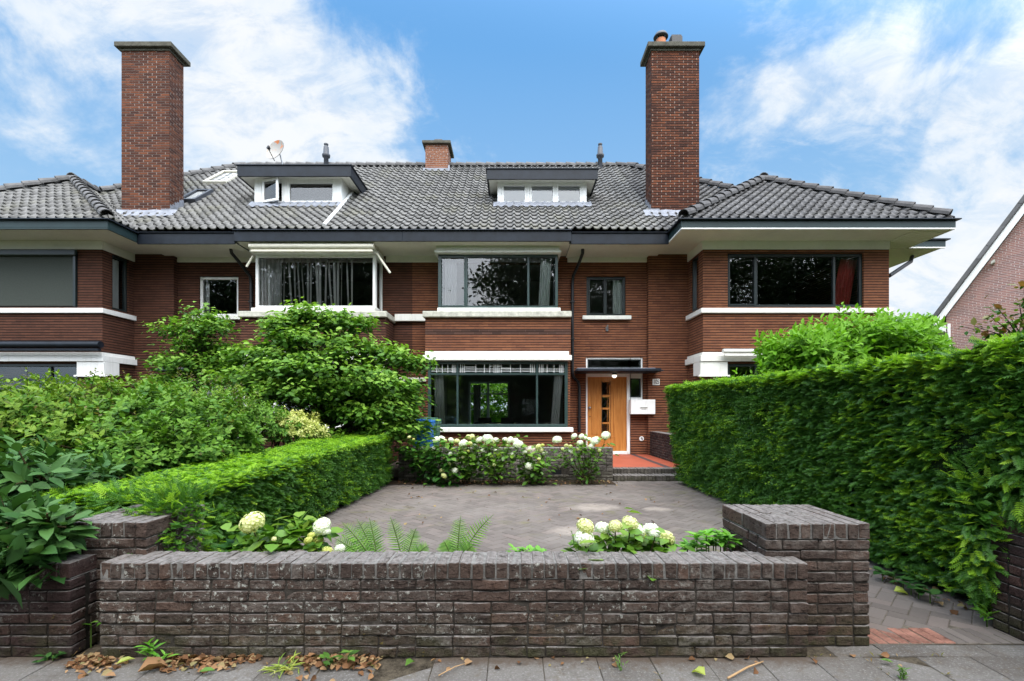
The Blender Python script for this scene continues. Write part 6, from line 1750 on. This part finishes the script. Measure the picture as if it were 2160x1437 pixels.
pts = [(rng.uniform(-2.2, 2.0), 9.5-abs(rng.normal(0, .25)), .01) for _ in range(260)] + [(rng.uniform(-2.2, 3.1), rng.uniform(3.7, 9.2), .004) for _ in range(110)]
scatter_flat('leaf_litter', pts, M_DEAD, .05, 112)
pts = [(3.2 + rng.normal(0, .06) - .05, rng.uniform(3.15, 4.2), .006) for _ in range(45)]
scatter_flat('hedge_litter', pts, M_DEAD, .055, 113)
# moss and straw in the joints of the pavement
pts = []
for r_ in range(0, 3):
    for q in range(260):
        if rng.random() < .5: pts.append((rng.uniform(-3, 3.4), 2.745 - r_*.303 + rng.normal(0, .006), .002))
        else:
            c_ = rng.integers(-10, 12); pts.append((c_*.303 + (.15 if r_ % 2 else 0) + .17 + rng.normal(0, .006), 2.745 - .303*r_ - rng.random()*.303, .002))
p = np.array(pts); p = p[vnoise(p*np.array([2.2, 4, 1]), 9) > .42]; n = len(p)
w = rng.random(n)*6.28
join_np('joint_moss', [leaf_chunk(p, unit(np.stack([np.cos(w), np.sin(w), rng.random(n)*1.4], 1)), UPV + rand_unit(n)*.3, .026*rng.uniform(.4, 1.5, n), widen(LEAF2, .5), LEAF2_F, 0)], [M_STRAW], None, (0, 2.6, 0))['kind'] = 'stuff'
bpy.data.objects['joint_moss'].name = 'pavement_weeds'
def twig(px0, py0, px1, py1, r, label):
    a = P(px0, py0, EYE*FL/(py0-HY)); c = P(px1, py1, EYE*FL/(py1-HY)); a.z = c.z = .012
    m_ = (a+c)/2 + Vector((.01, .005, .01)); b = MB(); b.tube([a, m_, c], [r, r*.9, r*.5], 6)
    tag(b.build('twig', M_PLAINTWIG, None, tuple(a)), label, 'twig')
M_PLAINTWIG = M_plain('pale twig', (.42, .27, .14), .8, .1, .2, 20.0)
twig(1535, 1436, 1610, 1400, .006, 'pale straight twig lying on the paving below the pier')
twig(925, 1430, 985, 1403, .003, 'thin bent twig on the paving below the wall middle')
def one_leaf(px, py, mat, size, label, ang, wide=1.0, curlz=1.0):
    d = EYE*FL/(py-HY); p = np.array([[PX(px, d), d, .018]])
    T = [(x*1.5*wide, y, z*curlz + .25*abs(x)) for x, y, z in LEAF6]
    o = join_np('fallen_leaf', [leaf_chunk(p, np.array([[math.cos(ang), math.sin(ang), .12]]), np.array([[0.1, -.25, 1.0]]), np.array([size]), T, LEAF6_F, 0, np.array([.6]))], [mat], None, tuple(p[0]))
    tag(o, label, 'leaf', 'single fallen leaves')
one_leaf(855, 1412, M_WEED, .075, 'green curled leaf on the paving, beside the litter', 1.0, .7, 3)
one_leaf(1488, 1432, M_GOLD, .08, 'crumpled yellow green leaf on the paving beside the straight twig', 2.2, 1.0, 4)
one_leaf(420, 1424, M_WEED, .08, 'flat green leaf lying among the brown litter', .1, .55, 1)
one_leaf(245, 1408, M_GOLD, .085, 'long yellowed leaf in front of the wall end', .9, .5, 2)
one_leaf(290, 1425, M_DEAD, .15, 'large rolled brown leaf on the litter heap', .7, .6, 5)
one_leaf(1885, 1405, M_WEED, .06, 'small green leaf on the paving right of the pier', 2.6, .5, 1)
one_leaf(1885, 1252, M_GOLD, .10, 'curled dead yellow leaf among the grey green trailing plant', -.3, .9, 4)

# ---- shrubs and lawn behind the house, seen through the living room
whorl_shrub('shrub', 'sunlit garden bush seen through the living room and its garden doors', [((-1.6, 26, 2.0), (3.2, 1, 2.0), 900), ((2.6, 27, 2.0), (3, 1, 2.0), 600), ((-1.5, 28, 2.6), (4, 1, 2.4), 900), ((-1.2, 26.5, .9), (3, .8, .8), 500)], [M_LAUR], .22, 121, per=6, base=(-.5, 27, 0))
slab('lawn', -12, 12, 20.3, 60, -.02, M_LIME)

# ---- street trees on the far side of the road; the windows mirror them
def street_tree(x, y, h, r, seed, label):
    rng = np.random.default_rng(seed)
    root = empty('street_tree', (x, y, 0), label, 'tree', 'street trees across the road')
    tb = MB(); tb.tube([(x, y, 0), (x+.1, y, h*.3), (x-.1, y+.1, h*.55), (x, y, h*.8)], [.32, .27, .18, .06], 10)
    for k in range(16):
        w = rng.random()*6.28; z0 = h*rng.uniform(.28, .6); e = np.array([math.cos(w)*r*.7, math.sin(w)*r*.7, h*.22])
        tb.tube([(x, y, z0), (x+e[0]*.5, y+e[1]*.5, z0+e[2]*.6), (x+e[0], y+e[1], z0+e[2])], [.12, .08, .03], 6)
    tb.build('trunk', M_TRUNK, root)
    nc = 420; d = rand_unit(nc, rng); rad = rng.random(nc)**.45
    c = np.array([x, y, h*.58]) + d*rad[:, None]*np.array([r, r, h*.42])
    n = nc*75; i = np.repeat(np.arange(nc), 75)
    p = c[i] + rng.normal(0, 1, (n, 3))*np.array([.55, .55, .42])
    join_np('crown', [leaf_chunk(p, rand_unit(n, rng), unit(UPV + rand_unit(n, rng)*.9), .26*rng.uniform(.6, 1.3, n), widen(LEAF2, 1.3), LEAF2_F, 0)], [M_STREET], root)
for k, (x, y, h, r) in enumerate(((-20, -12, 15, 5.5), (-11.5, -11, 16, 5.2), (2.2, -11, 15, 5.0), (11, -12, 16, 5.5), (20, -11.5, 15, 5.5), (28, -13, 15, 5.5), (-4.8, -20, 8, 4.0))):
    street_tree(x, y, h, r, 130+k, 'tall dark street tree across the road, mirrored in the windows')

rng = np.random.default_rng(170)
n = 16000; p = np.stack([rng.uniform(-34, 36, n), -8.6 + rng.normal(0, .35, n), rng.random(n)*1.9], 1)
tag(join_np('hedge', [leaf_chunk(p, rand_unit(n, rng), UPV + rand_unit(n, rng)*.8, .2*rng.uniform(.6, 1.3, n), widen(LEAF2, 1.3), LEAF2_F, 0)], [M_STREET], None, (0, -8.6, 0)), 'long dark hedge across the road, mirrored low in the living room window', 'hedge')
# ================================================================ sky, sun, camera
w = bpy.data.worlds.new('World'); SC.world = w; w.use_nodes = True
t = NT(w)
SUN_EL, SUN_AZ = math.radians(58), math.radians(14)       # azimuth measured from straight behind the camera towards the right
sun_dir = Vector((math.sin(SUN_AZ)*math.cos(SUN_EL), -math.cos(SUN_AZ)*math.cos(SUN_EL), math.sin(SUN_EL)))
sky = t.n('ShaderNodeTexSky', sky_type='NISHITA'); sky.sun_disc = False
sky.sun_elevation = SUN_EL; sky.sun_rotation = math.atan2(sun_dir.x, sun_dir.y)
sky.air_density = 1.0; sky.dust_density = .6; sky.ozone_density = 1.6
d = t.n('ShaderNodeTexCoord').outputs['Generated']
dx_, dy_, dz_ = t.sep(d)
# clouds drawn on a flat layer overhead, so that they shrink towards the horizon
den = t.math('ADD', t.math('MAXIMUM', dz_, 0.0), .55)
cp_ = t.comb(t.math('DIVIDE', dx_, den), t.math('DIVIDE', dy_, den), 0.0)
n1 = t.noise(cp_, 4.2, 10, .62, dist=.3)
n2 = t.noise(t.vmath('MULTIPLY', cp_, (1.0, 1.9, 1.0)), 7.5, 8, .66, dist=.4)
n3 = t.noise(cp_, 1.6, 4, .5)
def lobe(px, py, k):       # a direction of the sky where the day's cloud banks stand
    v = Vector((px-CX, FL, HY-py)).normalized()
    return t.math('POWER', t.math('MAXIMUM', t.vmath('DOT_PRODUCT', d, tuple(v)), 0.0), k)
bias = t.math('MULTIPLY', lobe(560, 260, 14), .16)
for px, py, k, a in ((330, 60, 30, .10), (700, 300, 60, .10), (60, 330, 30, -.05), (1210, 130, 18, -.30), (1330, 330, 60, -.06), (1000, 40, 60, -.12), (1900, 260, 7, .11), (2140, 520, 14, .12), (690, -30, 120, -.20), (1000, 320, 90, .06), (640, 60, 60, .05), (850, 110, 140, .10), (170, 430, 60, -.05)):
    bias = t.math('ADD', bias, t.math('MULTIPLY', lobe(px, py, k), a))
hz = t.math('MULTIPLY', t.step(dz_, .42, .10), .05)
cv = t.math('ADD', t.math('ADD', t.math('MULTIPLY', n1, 1.05), t.math('MULTIPLY', n3, .15)), t.math('ADD', bias, hz))
cum = t.math('MULTIPLY', t.step(cv, .58, .78), t.math('ADD', .62, t.math('MULTIPLY', t.step(n2, .36, .56), .38)))
wis = t.math('MULTIPLY', t.step(t.math('ADD', n2, t.math('MULTIPLY', bias, .6)), .50, .82), .55)
wis = t.math('MULTIPLY', wis, t.math('ADD', t.math('MULTIPLY', lobe(1850, 200, 4), 1.1), .35))
mask = t.math('MAXIMUM', cum, wis, clamp=True)
shade = t.noise(cp_, 11.0, 7, .62)
cl_ = t.ramp(t.math('ADD', t.math('MULTIPLY', shade, .75), t.math('MULTIPLY', t.step(cv, .60, 1.0), .5)), [(.25, (.60, .76, .96)), (.50, (.80, .89, .99)), (.78, (.93, .965, 1.0))])
blue = t.mix(1.0, sky.outputs[0], (.092, .088, .082, 1), 'MULTIPLY')
blue2 = t.mix(.85, blue, t.ramp(dz_, [(0.0, (.50, .70, .92)), (.22, (.42, .69, .98)), (.60, (.18, .48, .94)), (1, (.10, .32, .76))]))
col = t.mix(mask, blue2, cl_)
# sky brightened round the sun behind the viewer, added as fill light
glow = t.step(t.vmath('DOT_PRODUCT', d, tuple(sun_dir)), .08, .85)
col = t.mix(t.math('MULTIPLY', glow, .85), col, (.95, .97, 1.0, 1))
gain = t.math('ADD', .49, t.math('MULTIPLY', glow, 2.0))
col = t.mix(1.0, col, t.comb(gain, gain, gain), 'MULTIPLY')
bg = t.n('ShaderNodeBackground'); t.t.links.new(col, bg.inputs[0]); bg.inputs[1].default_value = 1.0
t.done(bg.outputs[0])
L = bpy.data.lights.new('sun', 'SUN'); L.energy = 1.3; L.angle = math.radians(40); L.color = (1.0, .955, .88)
so = bpy.data.objects.new('sun', L); COL.objects.link(so)
so.rotation_euler = sun_dir.to_track_quat('Z', 'Y').to_euler(); so.location = (8, -8, 14)
cam = bpy.data.cameras.new('camera'); co = bpy.data.objects.new('camera', cam); COL.objects.link(co)
co.location = (0, 0, EYE); co.rotation_euler = (math.pi/2, 0, 0)
cam.sensor_width = 36; cam.lens = 36*FL/2160; cam.shift_x = 0.0; cam.shift_y = (HY-718.5)/2160
cam.clip_start = .05; cam.clip_end = 1500
SC.camera = co
SC.render.engine = 'CYCLES'
SC.view_settings.view_transform = 'Standard'; SC.view_settings.look = 'None'; SC.view_settings.exposure = 1.05; SC.view_settings.gamma = 1.0
SC.view_settings.use_curve_mapping = False
SC.cycles.use_denoising = True
try: SC.cycles.denoiser = 'OPENIMAGEDENOISE'
except Exception: pass
SC.cycles.max_bounces = 8; SC.cycles.diffuse_bounces = 4; SC.cycles.glossy_bounces = 4; SC.cycles.transmission_bounces = 6; SC.cycles.transparent_max_bounces = 12
SC.cycles.sample_clamp_indirect = 6.0; SC.cycles.caustics_reflective = False; SC.cycles.caustics_refractive = False
